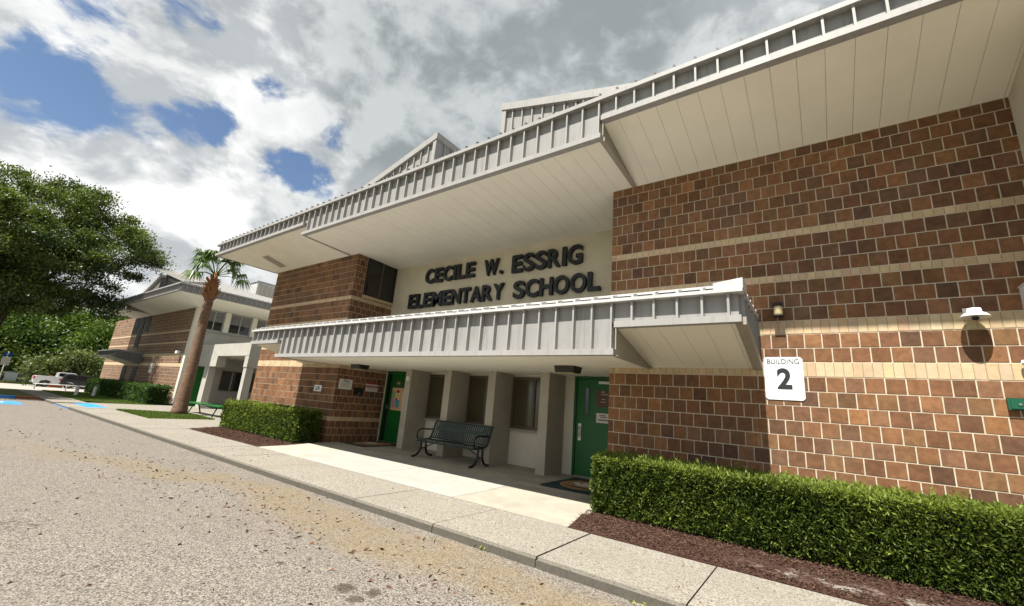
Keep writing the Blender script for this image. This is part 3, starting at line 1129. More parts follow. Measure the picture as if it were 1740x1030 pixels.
part('sill', 'tan_band', wn_, (XL1 - .01, WIN_RET[0] - .02, WIN_RET[2] - .10, XL1 + .035, WIN_RET[1] - .004, WIN_RET[2] - .002))


# --- fascias, soffits and roofs
def fascia_front(parent, x0, x1, y, zb, zt, lip, pitch=0.305, phase=0.0, deep=.02, mats=('fascia', 'trim'), joined=False):
    """standing seam fascia facing the road: pans, ribs and bottom trim"""
    xs = []
    k0 = math.ceil((x0 - phase) / pitch)
    x = phase + k0 * pitch
    while x < x1 - .01:
        if x > x0 + .01:
            xs.append(x)
        x += pitch
    edges = [x0] + xs + [x1]
    if joined:
        mb = MB()
        for a, b in zip(edges[:-1], edges[1:]):
            mb.box(a + .004, y, zb + lip + .001, b - .004, y + deep, zt)
        p = mb.build('pans', mats[0], parent)
        p['kind'] = 'stuff'
        mb = MB()
        for x in xs:
            mb.box(x - .014, y - .08, zb + lip + .001, x + .014, y - .001, zt)
        p = mb.build('ribs', mats[1], parent)
        p['kind'] = 'stuff'
        return xs
    me = {}
    for a, b in zip(edges[:-1], edges[1:]):
        key = (round(b - a, 3), round(zt - zb - lip, 3))
        if key not in me:
            mb = MB()
            hw = (b - a) / 2 - .004
            mb.box(-hw, 0, 0.001, hw, deep, zt - zb - lip)
            me[key] = mb.mesh('pan', mats[0])
        o = link('pan', me[key], parent)
        o.location = ((a + b) / 2, y + random.uniform(-.002, .002), zb + lip)
        o.rotation_euler = (random.uniform(-.004, .004), 0, random.uniform(-.006, .006))
    mb = MB()
    mb.box(-.014, -.08, .001, .014, -.003, zt - zb - lip)
    rm = mb.mesh('rib', mats[1])
    for x in xs:
        o = link('rib', rm, parent)
        o.location = (x + random.uniform(-.003, .003), y, zb + lip)
    return xs


def soffit_panels(parent, x0, x1, yf, zf, yr, zr, mat='soffit', pitch=0.305, phase=0.0, rear=None, joined=False):
    """boards of the eave's underside running front to back; rear(x) gives the rear edge where it is cut on a mitre"""
    k0 = math.ceil((x0 - phase) / pitch)
    xs = [x0]
    x = phase + k0 * pitch
    while x < x1 - .01:
        if x > x0 + .01:
            xs.append(x)
        x += pitch
    xs.append(x1)
    allb = MB()
    for a, b in zip(xs[:-1], xs[1:]):
        mb = allb if joined else MB()
        q = []
        for xx in (a + .0020, b - .0020):
            ry = rear(xx) if rear else yr
            q.append((xx, ry, zf + (zr - zf) * (ry - yf) / (yr - yf)))
        if q[0][1] < yf + .03:
            q[0] = (q[0][0], yf + .03, zf)
        if q[1][1] < yf + .03:
            q[1] = (q[1][0], yf + .03, zf)
        jz = random.uniform(-.0012, .0012)
        bot = [(a + .0020, yf, zf + jz), (b - .0020, yf, zf + jz), (q[1][0], q[1][1], q[1][2] + jz), (q[0][0], q[0][1], q[0][2] + jz)]
        mb.hexa(bot, [(p[0], p[1], p[2] + .02) for p in bot])
        if not joined:
            mb.build('soffit_board', mat, parent)
    if joined:
        o = allb.build('soffit_boards', mat, parent)
        o['kind'] = 'stuff'


STEP_L, STEP_R, END_L, END_R = -12.00, -2.63, -18.45, 5.2
# upper roof: one metal roof part that carries fascia pieces
roof = MB()
ry0, rz0 = EAVE_Y + .03, UP_TOP + .06
ridge_y, ridge_z = 14.0, rz0 + (14.0 - ry0) * .22
hx = END_L + (ridge_y - ry0)
roof.hexa(((END_L, ry0, rz0 - .05), (END_R, ry0, rz0 - .05), (END_R, ridge_y, rz0 - .05), (END_L, ridge_y, rz0 - .05)),
          ((END_L, ry0, rz0), (END_R, ry0, rz0), (END_R, ridge_y, ridge_z), (hx, ridge_y, ridge_z)))
roof = roof.build('roof', 'roof_metal', school)
# drip edge along the top of the fascia
part('drip_edge', 'trim', roof, (END_L - .07, EAVE_Y - .105, UP_TOP, END_R, EAVE_Y + .04, UP_TOP + .075))
part('drip_edge', 'trim', roof, (END_L - .07, EAVE_Y + .041, UP_TOP, END_L + .05, 16.0, UP_TOP + .075))
RPH = STEP_R - 0.02                           # rib phase
ribs = []
for (a, b, zb) in ((END_L, STEP_L, UP_SIDE), (STEP_L, STEP_R, UP_MID), (STEP_R, END_R, UP_SIDE)):
    ribs += fascia_front(roof, a, b, EAVE_Y, zb, UP_TOP, .088, phase=RPH)
    part('fascia_trim', 'trim', roof, (a - (0.03 if a == END_L or zb == UP_MID else -.032), EAVE_Y - .095, zb, b + (.03 if zb == UP_MID else -.032), EAVE_Y + .03, zb + .087))
# seams on top of the roof
mb = MB()
mb.hexa(((-.016, -.05, .0), (.016, -.05, .0), (.016, 3.0, .66), (-.016, 3.0, .66)), ((-.016, -.05, .085), (.016, -.05, .085), (.016, 3.0, .745), (-.016, 3.0, .745)))
sm = mb.mesh('seam', 'seam_dark')
k = math.ceil((END_L - RPH) / .305)
while RPH + k * .305 < END_R:
    o = link('seam', sm, roof)
    o.location = (RPH + k * .305, EAVE_Y - .02, UP_TOP + .076)
    k += 1
# undersides
mid_r = UP_MID + (TOP - UP_MID) * (REC_Y - EAVE_Y) / (W_Y - EAVE_Y)
sof = MB()
sof.box(END_L + .1, EAVE_Y + .1, UP_TOP - .12, END_R, W_Y, UP_TOP - .02)
soff = sof.build('soffit', 'soffit', school)
soffit_panels(soff, STEP_L + .02, STEP_R - .02, EAVE_Y + .031, UP_MID + .012, REC_Y, mid_r + .005, phase=RPH,
              rear=lambda x: REC_Y if XL1 + .03 < x < XR0 - .03 else W_Y + .02)
soffit_panels(soff, STEP_R + .025, XR1 + .0, EAVE_Y + .031, UP_SIDE + .015, W_Y + .02, TOP + .002, phase=RPH)
soffit_panels(soff, XR1 + .001, END_R, EAVE_Y + .031, UP_SIDE + .015, W_Y + .02, TOP + .002, phase=RPH)


def mitre(x):
    return W_Y + .02 if x > XL0 else W_Y + .02 - (XL0 - x) / (XL0 - END_L) * (W_Y - EAVE_Y)


soffit_panels(soff, END_L + .03, STEP_L - .025, EAVE_Y + .031, UP_SIDE + .015, W_Y + .02, TOP + .002, phase=RPH, rear=mitre)
mb = MB()
a, b, c, d = (END_L + .03, EAVE_Y + .04, UP_SIDE + .015), (XL0, W_Y + .02, TOP + .004), (XL0, 15.9, TOP + .004), (END_L + .03, 15.9, UP_SIDE + .015)
mb.hexa((a, b, c, d), [(p[0], p[1], p[2] + .02) for p in (a, b, c, d)])
mb.build('soffit_board', 'soffit', soff)
# cheeks where the dropped middle bay meets the higher side bays
for xs_ in (STEP_L - .022, STEP_R + .002):
    mb = MB()
    y0, y1 = EAVE_Y + .032, W_Y
    mb.hexa(((xs_, y0, UP_MID + .002), (xs_ + .02, y0, UP_MID + .002), (xs_ + .02, y1, TOP - .006), (xs_, y1, TOP - .006)),
            ((xs_, y0, UP_SIDE + .05), (xs_ + .02, y0, UP_SIDE + .05), (xs_ + .02, y1, TOP + .03), (xs_, y1, TOP + .03)))
    mb.build('soffit_cheek', 'trim_side', soff)
    mb = MB()
    mb.hexa(((xs_ - .03, y0, UP_MID - .002), (xs_ + .05, y0, UP_MID - .002), (xs_ + .05, y1, TOP - .012), (xs_ - .03, y1, TOP - .012)),
            ((xs_ - .03, y0, UP_MID + .09), (xs_ + .05, y0, UP_MID + .09), (xs_ + .05, y1, TOP + .0), (xs_ - .03, y1, TOP + .0)))
    mb.build('cheek_trim', 'trim_side', soff)
# side fascia at the left end of the roof
part('fascia_side', 'fascia', roof, (END_L - .02, EAVE_Y + .032, UP_SIDE, END_L + .0, 16.0, UP_TOP - .001))
# louvre let into the left underside
vent = MB()
vz = lambda y: UP_SIDE + .015 + (TOP + .002 - UP_SIDE - .015) * (y - EAVE_Y - .031) / (W_Y - EAVE_Y - .011)
for k in range(11):
    y = 6.30 + k * .065
    vent.hexa(((-16.16, y, vz(y) - .012), (-15.72, y, vz(y) - .012), (-15.72, y + .05, vz(y + .05) - .012), (-16.16, y + .05, vz(y + .05) - .012)),
              ((-16.16, y, vz(y) - .003), (-15.72, y, vz(y) - .003), (-15.72, y + .05, vz(y + .05) - .003), (-16.16, y + .05, vz(y + .05) - .003)))
vent.build('soffit_vent', 'taupe', soff)

# roof monitors: two half gables that face each other above the entrance
MY = 7.30
for (xa, xlow, s) in ((-8.65, -13.2, 1), (-6.16, -1.4, -1)):
    zt = 9.08
    zl = zt - abs(xa - xlow) * .267
    mon = MB()
    mon.prism([(xlow, 6.6), (xa, 6.6), (xa, zt - .20), (xlow, zl - .20)], MY + .02, 13.0, 'y')
    mon = fixnormals(mon.build('roof_monitor', 'fascia', school))
    mb = MB()
    mb.prism([(xlow, zl - .20), (xa + s * .06, zt - .20 + .016), (xa + s * .06, zt + .016), (xlow, zl)], MY - .08, 13.0, 'y')
    fixnormals(mb.build('monitor_cap', 'trim', mon))
    mb = MB()
    mb.box(xa - .10 if s > 0 else xa - .03, MY - .06, 6.7, xa + .03 if s > 0 else xa + .10, MY + .015, zt - .235)
    mb.build('corner_trim', 'trim', mon)
    n = int(abs(xa - xlow) / .305)
    for k in range(1, n):
        x = xa - s * k * .305
        zz_ = zt - .205 - k * .305 * .267
        if zz_ - 7.0 < .05:
            break
        part('rib', 'trim', mon, (x - .017, MY - .04, 7.0, x + .017, MY + .018, zz_))
    if s > 0:                                  # ribs on the end that faces right
        for k in range(1, 12):
            part('rib', 'trim', mon, (xa + .001, MY + k * .305 - .017, 7.0, xa + .05, MY + k * .305 + .017, zt - .21))

# --- entrance canopy
canopy = MB()
CX0, CX1, CS0, CS1 = -13.68, -0.72, -12.02, -2.33
canopy.box(CX0 + .12, EAVE_Y + .16, CA_TOP - .02, CX1 - .12, 7.20, CA_TOP + .10)
canopy.box(XL1 + .02, 7.21, CA_TOP - .02, XR0 - .02, REC_Y - .01, CA_TOP + .10)
canopy = canopy.build('canopy', 'roof_metal', school)
CPH = CS1 - .02
for (a, b, zb) in ((CX0, CS0, CA_SIDE), (CS0, CS1, CA_MID), (CS1, CX1, CA_SIDE)):
    fascia_front(canopy, a, b, EAVE_Y, zb, CA_TOP, .088, phase=CPH)
    part('fascia_trim', 'trim', canopy, (a - (.032 if a == CX0 or zb == CA_MID else -.034), EAVE_Y - .095, zb, b + (.032 if b == CX1 or zb == CA_MID else -.034), EAVE_Y + .03, zb + .087))
part('drip_edge', 'trim_white', canopy, (CX0 - .06, EAVE_Y - .115, CA_TOP, CX1 + .06, EAVE_Y + .04, CA_TOP + .045))
mb = MB()
mb.hexa(((CX0 - .03, EAVE_Y - .07, CA_TOP + .046), (CX1 + .03, EAVE_Y - .07, CA_TOP + .046), (CX1 + .03, EAVE_Y + .15, CA_TOP + .046), (CX0 - .03, EAVE_Y + .15, CA_TOP + .046)),
        ((CX0 - .03, EAVE_Y - .07, CA_TOP + .05), (CX1 + .03, EAVE_Y - .07, CA_TOP + .05), (CX1 + .03, EAVE_Y + .15, CA_TOP + .125), (CX0 - .03, EAVE_Y + .15, CA_TOP + .125)))
mb.build('roof_slope', 'roof_metal', canopy)
part('roof_cap', 'trim_white', canopy, (CX0 - .05, EAVE_Y + .10, CA_TOP + .127, CX1 + .05, EAVE_Y + .26, CA_TOP + .160))
mb = MB()
mb.hexa(((-.016, -.06, .0), (.016, -.06, .0), (.016, .14, .07), (-.016, .14, .07)), ((-.016, -.06, .05), (.016, -.06, .05), (.016, .14, .115), (-.016, .14, .115)))
sm2 = mb.mesh('seam', 'trim_white')
k = math.ceil((CX0 - CPH) / .305)
while CPH + k * .305 < CX1:
    o = link('seam', sm2, canopy)
    o.location = (CPH + k * .305, EAVE_Y, CA_TOP + .051)
    k += 1
mb = MB()
mb.prism([(CX1 - .27, CA_TOP + .047), (CX1 + .065, CA_TOP + .047), (CX1 + .065, CA_TOP + .178), (CX1 - .27, CA_TOP + .135)], EAVE_Y - .09, EAVE_Y + .28, 'y')
fixnormals(mb.build('end_cap', 'trim_white', canopy))
part('end_flashing', 'trim_white', canopy, (CX1 + .012, EAVE_Y + .281, CA_TOP + .002, CX1 + .062, 7.22, CA_TOP + .05))
# right-hand end of the canopy
zr = 2.20
mb = MB()
mb.hexa(((CX1 - .02, EAVE_Y + .031, CA_SIDE), (CX1, EAVE_Y + .031, CA_SIDE), (CX1, W_Y - .002, zr), (CX1 - .02, W_Y - .002, zr)),
        ((CX1 - .02, EAVE_Y + .031, CA_TOP), (CX1, EAVE_Y + .031, CA_TOP), (CX1, W_Y - .002, CA_TOP), (CX1 - .02, W_Y - .002, CA_TOP)))
mb.build('fascia_side', 'fascia', canopy)
mb = MB()
mb.hexa(((CX1 - .05, EAVE_Y + .032, CA_SIDE - .012), (CX1 + .07, EAVE_Y + .032, CA_SIDE - .012), (CX1 + .07, W_Y - .002, zr - .012), (CX1 - .05, W_Y - .002, zr - .012)),
        ((CX1 - .05, EAVE_Y + .032, CA_SIDE + .087), (CX1 + .07, EAVE_Y + .032, CA_SIDE + .087), (CX1 + .07, W_Y - .002, zr + .09), (CX1 - .05, W_Y - .002, zr + .09)))
mb.build('side_trim', 'trim_side', canopy)
for k in range(6):
    y = EAVE_Y + .12 + k * .29
    zb_ = CA_SIDE + (zr - CA_SIDE) * (y - EAVE_Y) / (W_Y - EAVE_Y) + .09
    part('rib', 'fascia', canopy, (CX1 + .001, y - .017, zb_, CX1 + .05, y + .017, CA_TOP - .001))
    part('seam', 'trim_white', canopy, (CX1 - .02, y - .017, CA_TOP + .051, CX1 + .06, y + .017, CA_TOP + .09))
# undersides
csof = part('canopy_soffit', 'soffit', school, (CX0 + .1, EAVE_Y + .1, CA_TOP - .14, CX1 - .1, W_Y, CA_TOP - .03))
soffit_panels(csof, CS0 + .02, CS1 - .02, EAVE_Y + .031, CA_MID + .012, DOOR_Y + .08, CA_MID + .012, phase=CPH,
              rear=lambda x: DOOR_Y + .08 if XL1 + .03 < x < XR0 - .03 else W_Y + .02)
soffit_panels(csof, CS1 + .025, CX1 - .05, EAVE_Y + .031, CA_SIDE + .015, W_Y + .02, zr + .004, phase=CPH)
soffit_panels(csof, CX0 + .02, CS0 - .025, EAVE_Y + .031, CA_SIDE + .015, W_Y + .02, zr + .004, phase=CPH)
for xs_ in (CS0 - .022, CS1 + .002):
    y0, y1 = EAVE_Y + .032, W_Y
    mb = MB()
    mb.hexa(((xs_, y0, CA_MID + .002), (xs_ + .02, y0, CA_MID + .002), (xs_ + .02, y1, CA_MID + .002), (xs_, y1, CA_MID + .002)),
            ((xs_, y0, CA_SIDE + .05), (xs_ + .02, y0, CA_SIDE + .05), (xs_ + .02, y1, zr + .03), (xs_, y1, zr + .03)))
    mb.build('soffit_cheek', 'trim_side', csof)
    part('cheek_trim', 'trim_side', csof, (xs_ - .03, y0, CA_MID - .002, xs_ + .05, y1, CA_MID + .009))

# --- pillars, windows and doors of the entrance
for xp in (-9.66, -8.08, -6.57, -5.04):
    part('pillar', 'taupe', school, (xp - .115, 8.30, -.06, xp + .115, DOOR_Y + .05, CA_MID + .02))
for (a, b) in ((-9.53, -8.21), (-7.95, -6.70), (-6.44, -5.17)):
    y = DOOR_Y + .03
    z0_, z1_ = .86, 2.13
    xm = a + (b - a) * .52
    wd = part('window', 'bronze', school, (a, y - .02, z0_, a + .06, y + .029, z1_), (b - .06, y - .02, z0_, b, y + .029, z1_), (a + .061, y - .02, z0_, b - .061, y + .029, z0_ + .06),
              (a + .061, y - .02, z1_ - .06, b - .061, y + .029, z1_))
    part('mullion', 'bronze', wd, (xm - .035, y - .025, z0_ + .061, xm + .035, y + .025, z1_ - .061))
    for (p, q) in ((a + .061, xm - .036), (xm + .036, b - .061)):
        part('pane', 'glass_olive', wd, (p, y + .005, z0_ + .061, q, y + .012, z1_ - .061))
    part('sill', 'trim_side', wd, (a - .02, y - .06, z0_ - .055, b + .02, y + .03, z0_ - .002))
part('outlet_cover', 'cream_light', low, (-6.2, DOOR_Y + .052, .32, -6.12, DOOR_Y + .06, .40))
part('notice_plate', 'paper', school, (-9.74, 8.293, 1.87, -9.62, 8.299, 2.0))


def door(x0, x1, lab):
    y = DOOR_Y + .04
    d = part('door', 'green_door', school, (x0 + .06, y, .02, x1 - .06, y + .015, 2.13))
    d['label'] = lab
    part('frame', 'green_frame', d, (x0, y - .03, -.05, x0 + .055, y + .018, 2.20), (x1 - .055, y - .03, -.05, x1, y + .018, 2.20), (x0 + .056, y - .03, 2.135, x1 - .056, y + .018, 2.20))
    part('threshold', 'steel', d, (x0 + .056, y - .04, -.03, x1 - .056, y + .018, .015))
    return d


d2 = door(-4.66, -3.55, 'green door with narrow glass and pull handle')
y = DOOR_Y + .039
part('vision_frame', 'green_frame', d2, (-4.42, y - .010, 1.31, -4.385, y, 1.97), (-4.305, y - .010, 1.31, -4.27, y, 1.97), (-4.384, y - .010, 1.31, -4.306, y, 1.345), (-4.384, y - .010, 1.935, -4.306, y, 1.97))
part('vision_glass', 'glass_dark', d2, (-4.384, y - .004, 1.346, -4.306, y, 1.934))
part('handle_plate', 'steel', d2, (-4.54, y - .008, .76, -4.465, y, 1.13))
mb = MB()
mb.tube([(-4.50, y - .008, .84), (-4.50, y - .055, .86), (-4.50, y - .055, 1.04), (-4.50, y - .008, 1.06)], .011, 8)
mb.build('handle', 'steel', d2, smooth=True)
part('closer', 'steel', d2, (-4.05, y - .05, 2.03, -3.80, y, 2.09))
for zz_ in (.25, 1.05, 1.85):
    part('hinge', 'steel', d2, (-3.635, y - .012, zz_, -3.612, y, zz_ + .11))
d1 = door(-11.54, -10.45, 'green door standing ajar with coloured posters')
part('door_gap', 'black_paint', d1, (-11.47, y - .006, .03, -11.33, y, 2.12))
part('handle', 'steel', d1, (-11.39, y - .03, 1.0, -11.35, y - .007, 1.12))
part('frame_trim', 'cream_light', d1, (-11.568, DOOR_Y - .02, -.05, -11.545, DOOR_Y + .055, 2.18))
part('kickplate', 'steel', d1, (-11.40, y - .004, .30, -11.37, y, .36))

# --- the school's name in raised letters
NAME = [('CECILE', -10.00, -7.90, 5.43, 4.965), ('W.', -7.57, -6.88, 5.41, 4.93), ('ESSRIG', -6.58, -4.43, 5.395, 4.90),
        ('ELEMENTARY', -10.66, -6.77, 4.655, 4.19), ('SCHOOL', -6.47, -3.94, 4.64, 4.17)]
ADV = {'I': .44, '.': .38, 'L': .88, 'E': .95, 'M': 1.22, 'W': 1.5, 'C': 1.06, 'O': 1.14, 'G': 1.12, 'S': .98, 'T': .94, 'A': 1.1, 'R': 1.04, 'Y': 1.02, 'N': 1.06, 'H': 1.04}
for (wd, x0, x1, zt, zb) in NAME:
    tot = sum(ADV[c] for c in wd)
    x = x0
    for c in wd:
        aw = ADV[c] / tot * (x1 - x0)
        me = text_mesh('letter', c, 1.0, 'black_letter', 0.045, 0.028)
        hz = (zt - zb)
        gap = .035
        if c == '.':
            fit_text(me, x + aw * .25, x + aw * .25 + .11, zb, zb + .11)
        elif c == 'I':
            fit_text(me, x + aw * .2, x + aw * .2 + .115, zb, zt)
        else:
            ov = .008 if c in 'COGS' else 0
            fit_text(me, x + gap / 2, x + aw - gap / 2, zb - ov, zt + ov)
        o = link('letter', me, school)
        for v in me.vertices:
            v.co.y += REC_Y - .055
        x += aw


# ------------------------------------------------------------------ signs and fittings on the walls
def put_text(parent, txt, x0, x1, z0, z1, y, mat, bold=0.0, name='lettering', rot=None):
    me = fit_text(text_mesh(name, txt, 1.0, mat, 0.0015, bold), x0, x1, z0, z1)
    o = link(name, me, parent, local=True)
    o.location = (0, y, 0)
    return o


def plate(name, label, cat, loc, wd, ht, mat, rz=0.0, thick=.006, cut=.0):
    """flat plate in the local x-z plane whose front looks along -y"""
    t = thing(name, label, cat, loc, rz)
    mb = MB()
    c = cut
    if c:
        poly = [(-wd / 2 + c, -ht / 2), (wd / 2 - c, -ht / 2), (wd / 2, -ht / 2 + c), (wd / 2, ht / 2 - c), (wd / 2 - c, ht / 2), (-wd / 2 + c, ht / 2), (-wd / 2, ht / 2 - c), (-wd / 2, -ht / 2 + c)]
    else:
        poly = [(-wd / 2, -ht / 2), (wd / 2, -ht / 2), (wd / 2, ht / 2), (-wd / 2, ht / 2)]
    mb.prism(poly, -thick, 0, 'y')
    fixnormals(mb.build('plate', mat, t, local=True))
    return t


s = plate('building_sign', 'white building number sign on the right brick wall', 'sign', (-.395, W_Y - .004, 2.075), .475, .61, 'white_sign', cut=.03)
put_text(s, 'BUILDING', -.195, .195, .205, .275, -.0075, 'print_black', .0)
put_text(s, '2', -.085, .095, -.155, .145, -.0075, 'print_black', .035)
for sx, sz in ((-.19, -.24), (.19, -.24), (-.2, .18), (.2, .18)):
    mb = MB()
    mb.lathe([(.006, -.010), (.006, -.006)], (sx, 0, sz), 'y', 8)
    mb.build('screw', 'steel', s, local=True)
s = plate('room_sign', 'small white plate on the front of the left brick block', 'sign', (-12.48, W_Y - .004, 1.465), .40, .185, 'white_sign')
put_text(s, 'LDR', -.12, .12, -.055, .055, -.0075, 'print_black', .02)
RZ = math.pi / 2                              # plates on the return wall look along +x
s = plate('notice_sign', 'white printed notice on the brick beside the left door', 'sign', (XL1 + .004, 7.56, 1.645), .44, .285, 'paper', RZ)
put_text(s, 'Notice', -.09, .09, .07, .125, -.0075, 'print_black', .02)
for i in range(5):
    part('text_line', 'print_black', s, (-.17 + .02 * (i % 2), -.0075, .045 - i * .033, .17 - .03 * ((i * 2) % 3), -.0062, .052 - i * .033), local=True)
s = plate('warning_sign', 'white sign with two red bars nearest the left door', 'sign', (XL1 + .004, 8.50, 1.635), .44, .27, 'paper', RZ)
part('red_bar', 'print_red', s, (-.22, -.0076, .085, .22, -.0062, .134), local=True)
part('red_bar', 'print_red', s, (-.22, -.0076, -.015, .22, -.0062, .030), local=True)
for zz0 in (.052, -.055, -.09):
    part('text_line', 'print_black', s, (-.16, -.0075, zz0, .15, -.0062, zz0 + .008), local=True)
s = thing('intercom_box', 'black intercom box between the two notices', 'intercom', (XL1 + .002, 8.02, 1.46), RZ)
part('housing', 'black_paint', s, (-.15, -.07, -.10, .15, 0, .10), local=True)
part('speaker_grille', 'dark_bronze', s, (-.06, -.075, -.02, .06, -.0705, .07), local=True)
part('button', 'steel', s, (-.015, -.080, -.07, .015, -.0705, -.04), local=True)

# posters and plates on the doors
yd = DOOR_Y + .033
s = plate('poster', 'peach poster with coloured panels on the left green door', 'poster', (-10.93, yd, 1.33), .56, .70, 'peach', thick=.003)
for n_, m_, a in (('panel', 'sage', (-.26, .02, -.10, .25)), ('panel', 'lilac', (-.26, -.28, -.08, .0)), ('panel', 'teal', (-.06, -.26, .12, -.02)), ('panel', 'paper', (-.10, -.03, .09, .24)),
                  ('panel', 'print_red', (-.07, .19, .08, .27)), ('panel', 'print_red', (-.08, -.04, .02, .03)), ('panel', 'yellow', (-.05, .03, .06, .18))):
    dd = {'paper': .0042, 'yellow': .0058, 'print_red': .0054}.get(m_, .0036)
    part(n_, m_, s, (a[0], -dd, a[1], a[2], -.0031, a[3]), local=True)
s = plate('paper_notice', 'narrow white and yellow sheet overlapping the peach poster', 'poster', (-10.60, yd - .008, 1.27), .14, .60, 'paper', thick=.003)
part('panel', 'yellow', s, (-.05, -.0042, -.26, .05, -.0031, -.05), local=True)
part('panel', 'yellow', s, (-.04, -.0042, .05, .05, -.0031, .15), local=True)
s = plate('door_plate', 'small brown plate high on the left green door', 'sign', (-10.95, yd, 1.83), .25, .14, 'sign_brown')
part('text_line', 'paper', s, (-.05, -.0075, .015, .05, -.0062, .03), local=True)
part('text_line', 'paper', s, (-.07, -.0075, -.03, .07, -.0062, -.012), local=True)
yd = DOOR_Y + .032
s = plate('door_plate', 'brown plate with pale lettering on the right green door', 'sign', (-3.96, yd, 1.71), .30, .36, 'sign_brown')
put_text(s, 'AIR\nFACTS', -.03, .12, .07, .165, -.0075, 'paper', .0)
part('text_line', 'paper', s, (-.02, -.0075, -.02, .06, -.0062, -.008), local=True)
part('text_line', 'paper', s, (-.05, -.0075, -.08, .08, -.0062, -.07), local=True)
part('plate_divider', 'dark_bronze', s, (-.15, -.0075, .045, .15, -.0062, .052), local=True)
s = plate('paper_notice', 'white paper notice with a black arrow on the right green door', 'notice', (-3.93, yd, 1.285), .34, .21, 'paper')
part('text_line', 'print_black', s, (-.10, -.0075, .05, .06, -.0062, .066), local=True)
part('text_line', 'print_black', s, (-.08, -.0075, .015, .09, -.0062, .030), local=True)
part('arrow', 'print_black', s, (-.13, -.0075, -.05, .13, -.0062, -.03), local=True)

# canopy lights
for (x, y, lab) in ((-3.83, 7.12, 'dark bronze box light under the canopy near the right door'), (-10.62, 7.30, 'dark bronze box light under the canopy near the left door')):
    t = thing('canopy_light', lab, 'lamp', (x, y, CA_MID + .010), 0)
    mb = MB()
    mb.hexa(((-.19, -.15, -.12), (.19, -.15, -.12), (.19, .15, -.12), (-.19, .15, -.12)), ((-.21, -.17, 0), (.21, -.17, 0), (.21, .17, 0), (-.21, .17, 0)))
    mb.build('housing', 'dark_bronze', t, local=True)
    part('diffuser', 'lens_amber', t, (-.15, -.11, -.126, .15, .11, -.1205), local=True)

# wall lamps on the right brick wall
t = thing('wall_lamp', 'small jar shaped wall lamp above the building number sign', 'lamp', (-.40, W_Y, 3.07))
part('back_plate', 'dark_bronze', t, (-.055, -.025, -.03, .055, 0, .12), local=True)
mb = MB()
mb.lathe([(.03, .115), (.062, .10), (.064, .055), (.055, .05)], (0, -.085, 0), 'z', 16)
mb.build('cap', 'dark_bronze', t, True, True)
mb = MB()
mb.lathe([(.052, .052), (.060, .02), (.060, -.07), (.05, -.09), (.02, -.095)], (0, -.085, 0), 'z', 16)
mb.build('glass_jar', 'lens_amber', t, True, True)
part('guard', 'dark_bronze', t, (-.066, -.15, -.098, .066, -.02, -.092), local=True)
t = thing('dome_lamp', 'white dome lamp high on the right brick wall casting a round shadow', 'lamp', (1.575, W_Y, 2.84))
part('back_plate', 'white_plastic', t, (-.07, -.02, .0, .07, 0, .13), local=True)
mb = MB()
mb.tube([(0, -.015, .09), (0, -.07, .10), (0, -.13, .07)], .025, 8)
mb.build('arm', 'white_plastic', t, True, True)
mb = MB()
mb.lathe([(.02, .105), (.06, .095), (.065, .05), (.10, .03), (.128, .0), (.13, -.012), (.12, -.012), (.05, .01)], (0, -.14, 0), 'z', 24)
mb.build('shade', 'white_plastic', t, True, True)
mb = MB()
mb.lathe([(.03, -.005), (.035, -.03), (.015, -.045)], (0, -.14, 0), 'z', 12)
mb.build('sensor', 'dark_bronze', t, True, True)
t = thing('flood_lamp', 'wall pack lamp with amber lens at the right edge of the brick wall', 'lamp', (2.13, W_Y, 3.03))
mb = MB()
mb.prism([(0, -.15), (-.16, -.15), (-.24, .06), (-.22, .15), (0, .15)], -.13, .13, 'x')
fixnormals(mb.build('housing', 'white_plastic', t, local=True))
mb = MB()
mb.hexa(((-.115, -.168, -.15), (.115, -.168, -.15), (.115, -.166, -.15), (-.115, -.166, -.15)), ((-.115, -.25, .05), (.115, -.25, .05), (.115, -.243, .05), (-.115, -.243, .05)))
mb.build('lens', 'lens_amber', t, local=True)
part('hood', 'white_plastic', t, (-.14, -.26, .152, .14, 0, .165), local=True)
t = thing('security_camera', 'little white camera on the pale band below the flood lamp', 'camera', (1.93, W_Y, 2.31))
part('mount', 'white_plastic', t, (-.02, -.03, -.02, .02, 0, .02), local=True)
mb = MB()
mb.lathe([(.012, -.07), (.028, -.06), (.028, .05), (.02, .06)], (.02, -.06, -.005), 'x', 12)
mb.build('body', 'white_plastic', t, True, True)
t = thing('connection_box', 'dark green box fixed to the brick at the right edge', 'box', (1.86, W_Y, 1.84))
part('housing', 'green_plate', t, (-.14, -.05, -.065, .14, 0, .065), local=True)
part('cover', 'green_plate', t, (-.12, -.058, -.05, .12, -.0505, .05), local=True)
for sx in (-.05, .06):
    mb = MB()
    mb.lathe([(.014, -.066), (.014, -.0585)], (sx, 0, .0), 'y', 10)
    mb.build('screw', 'steel', t, local=True)


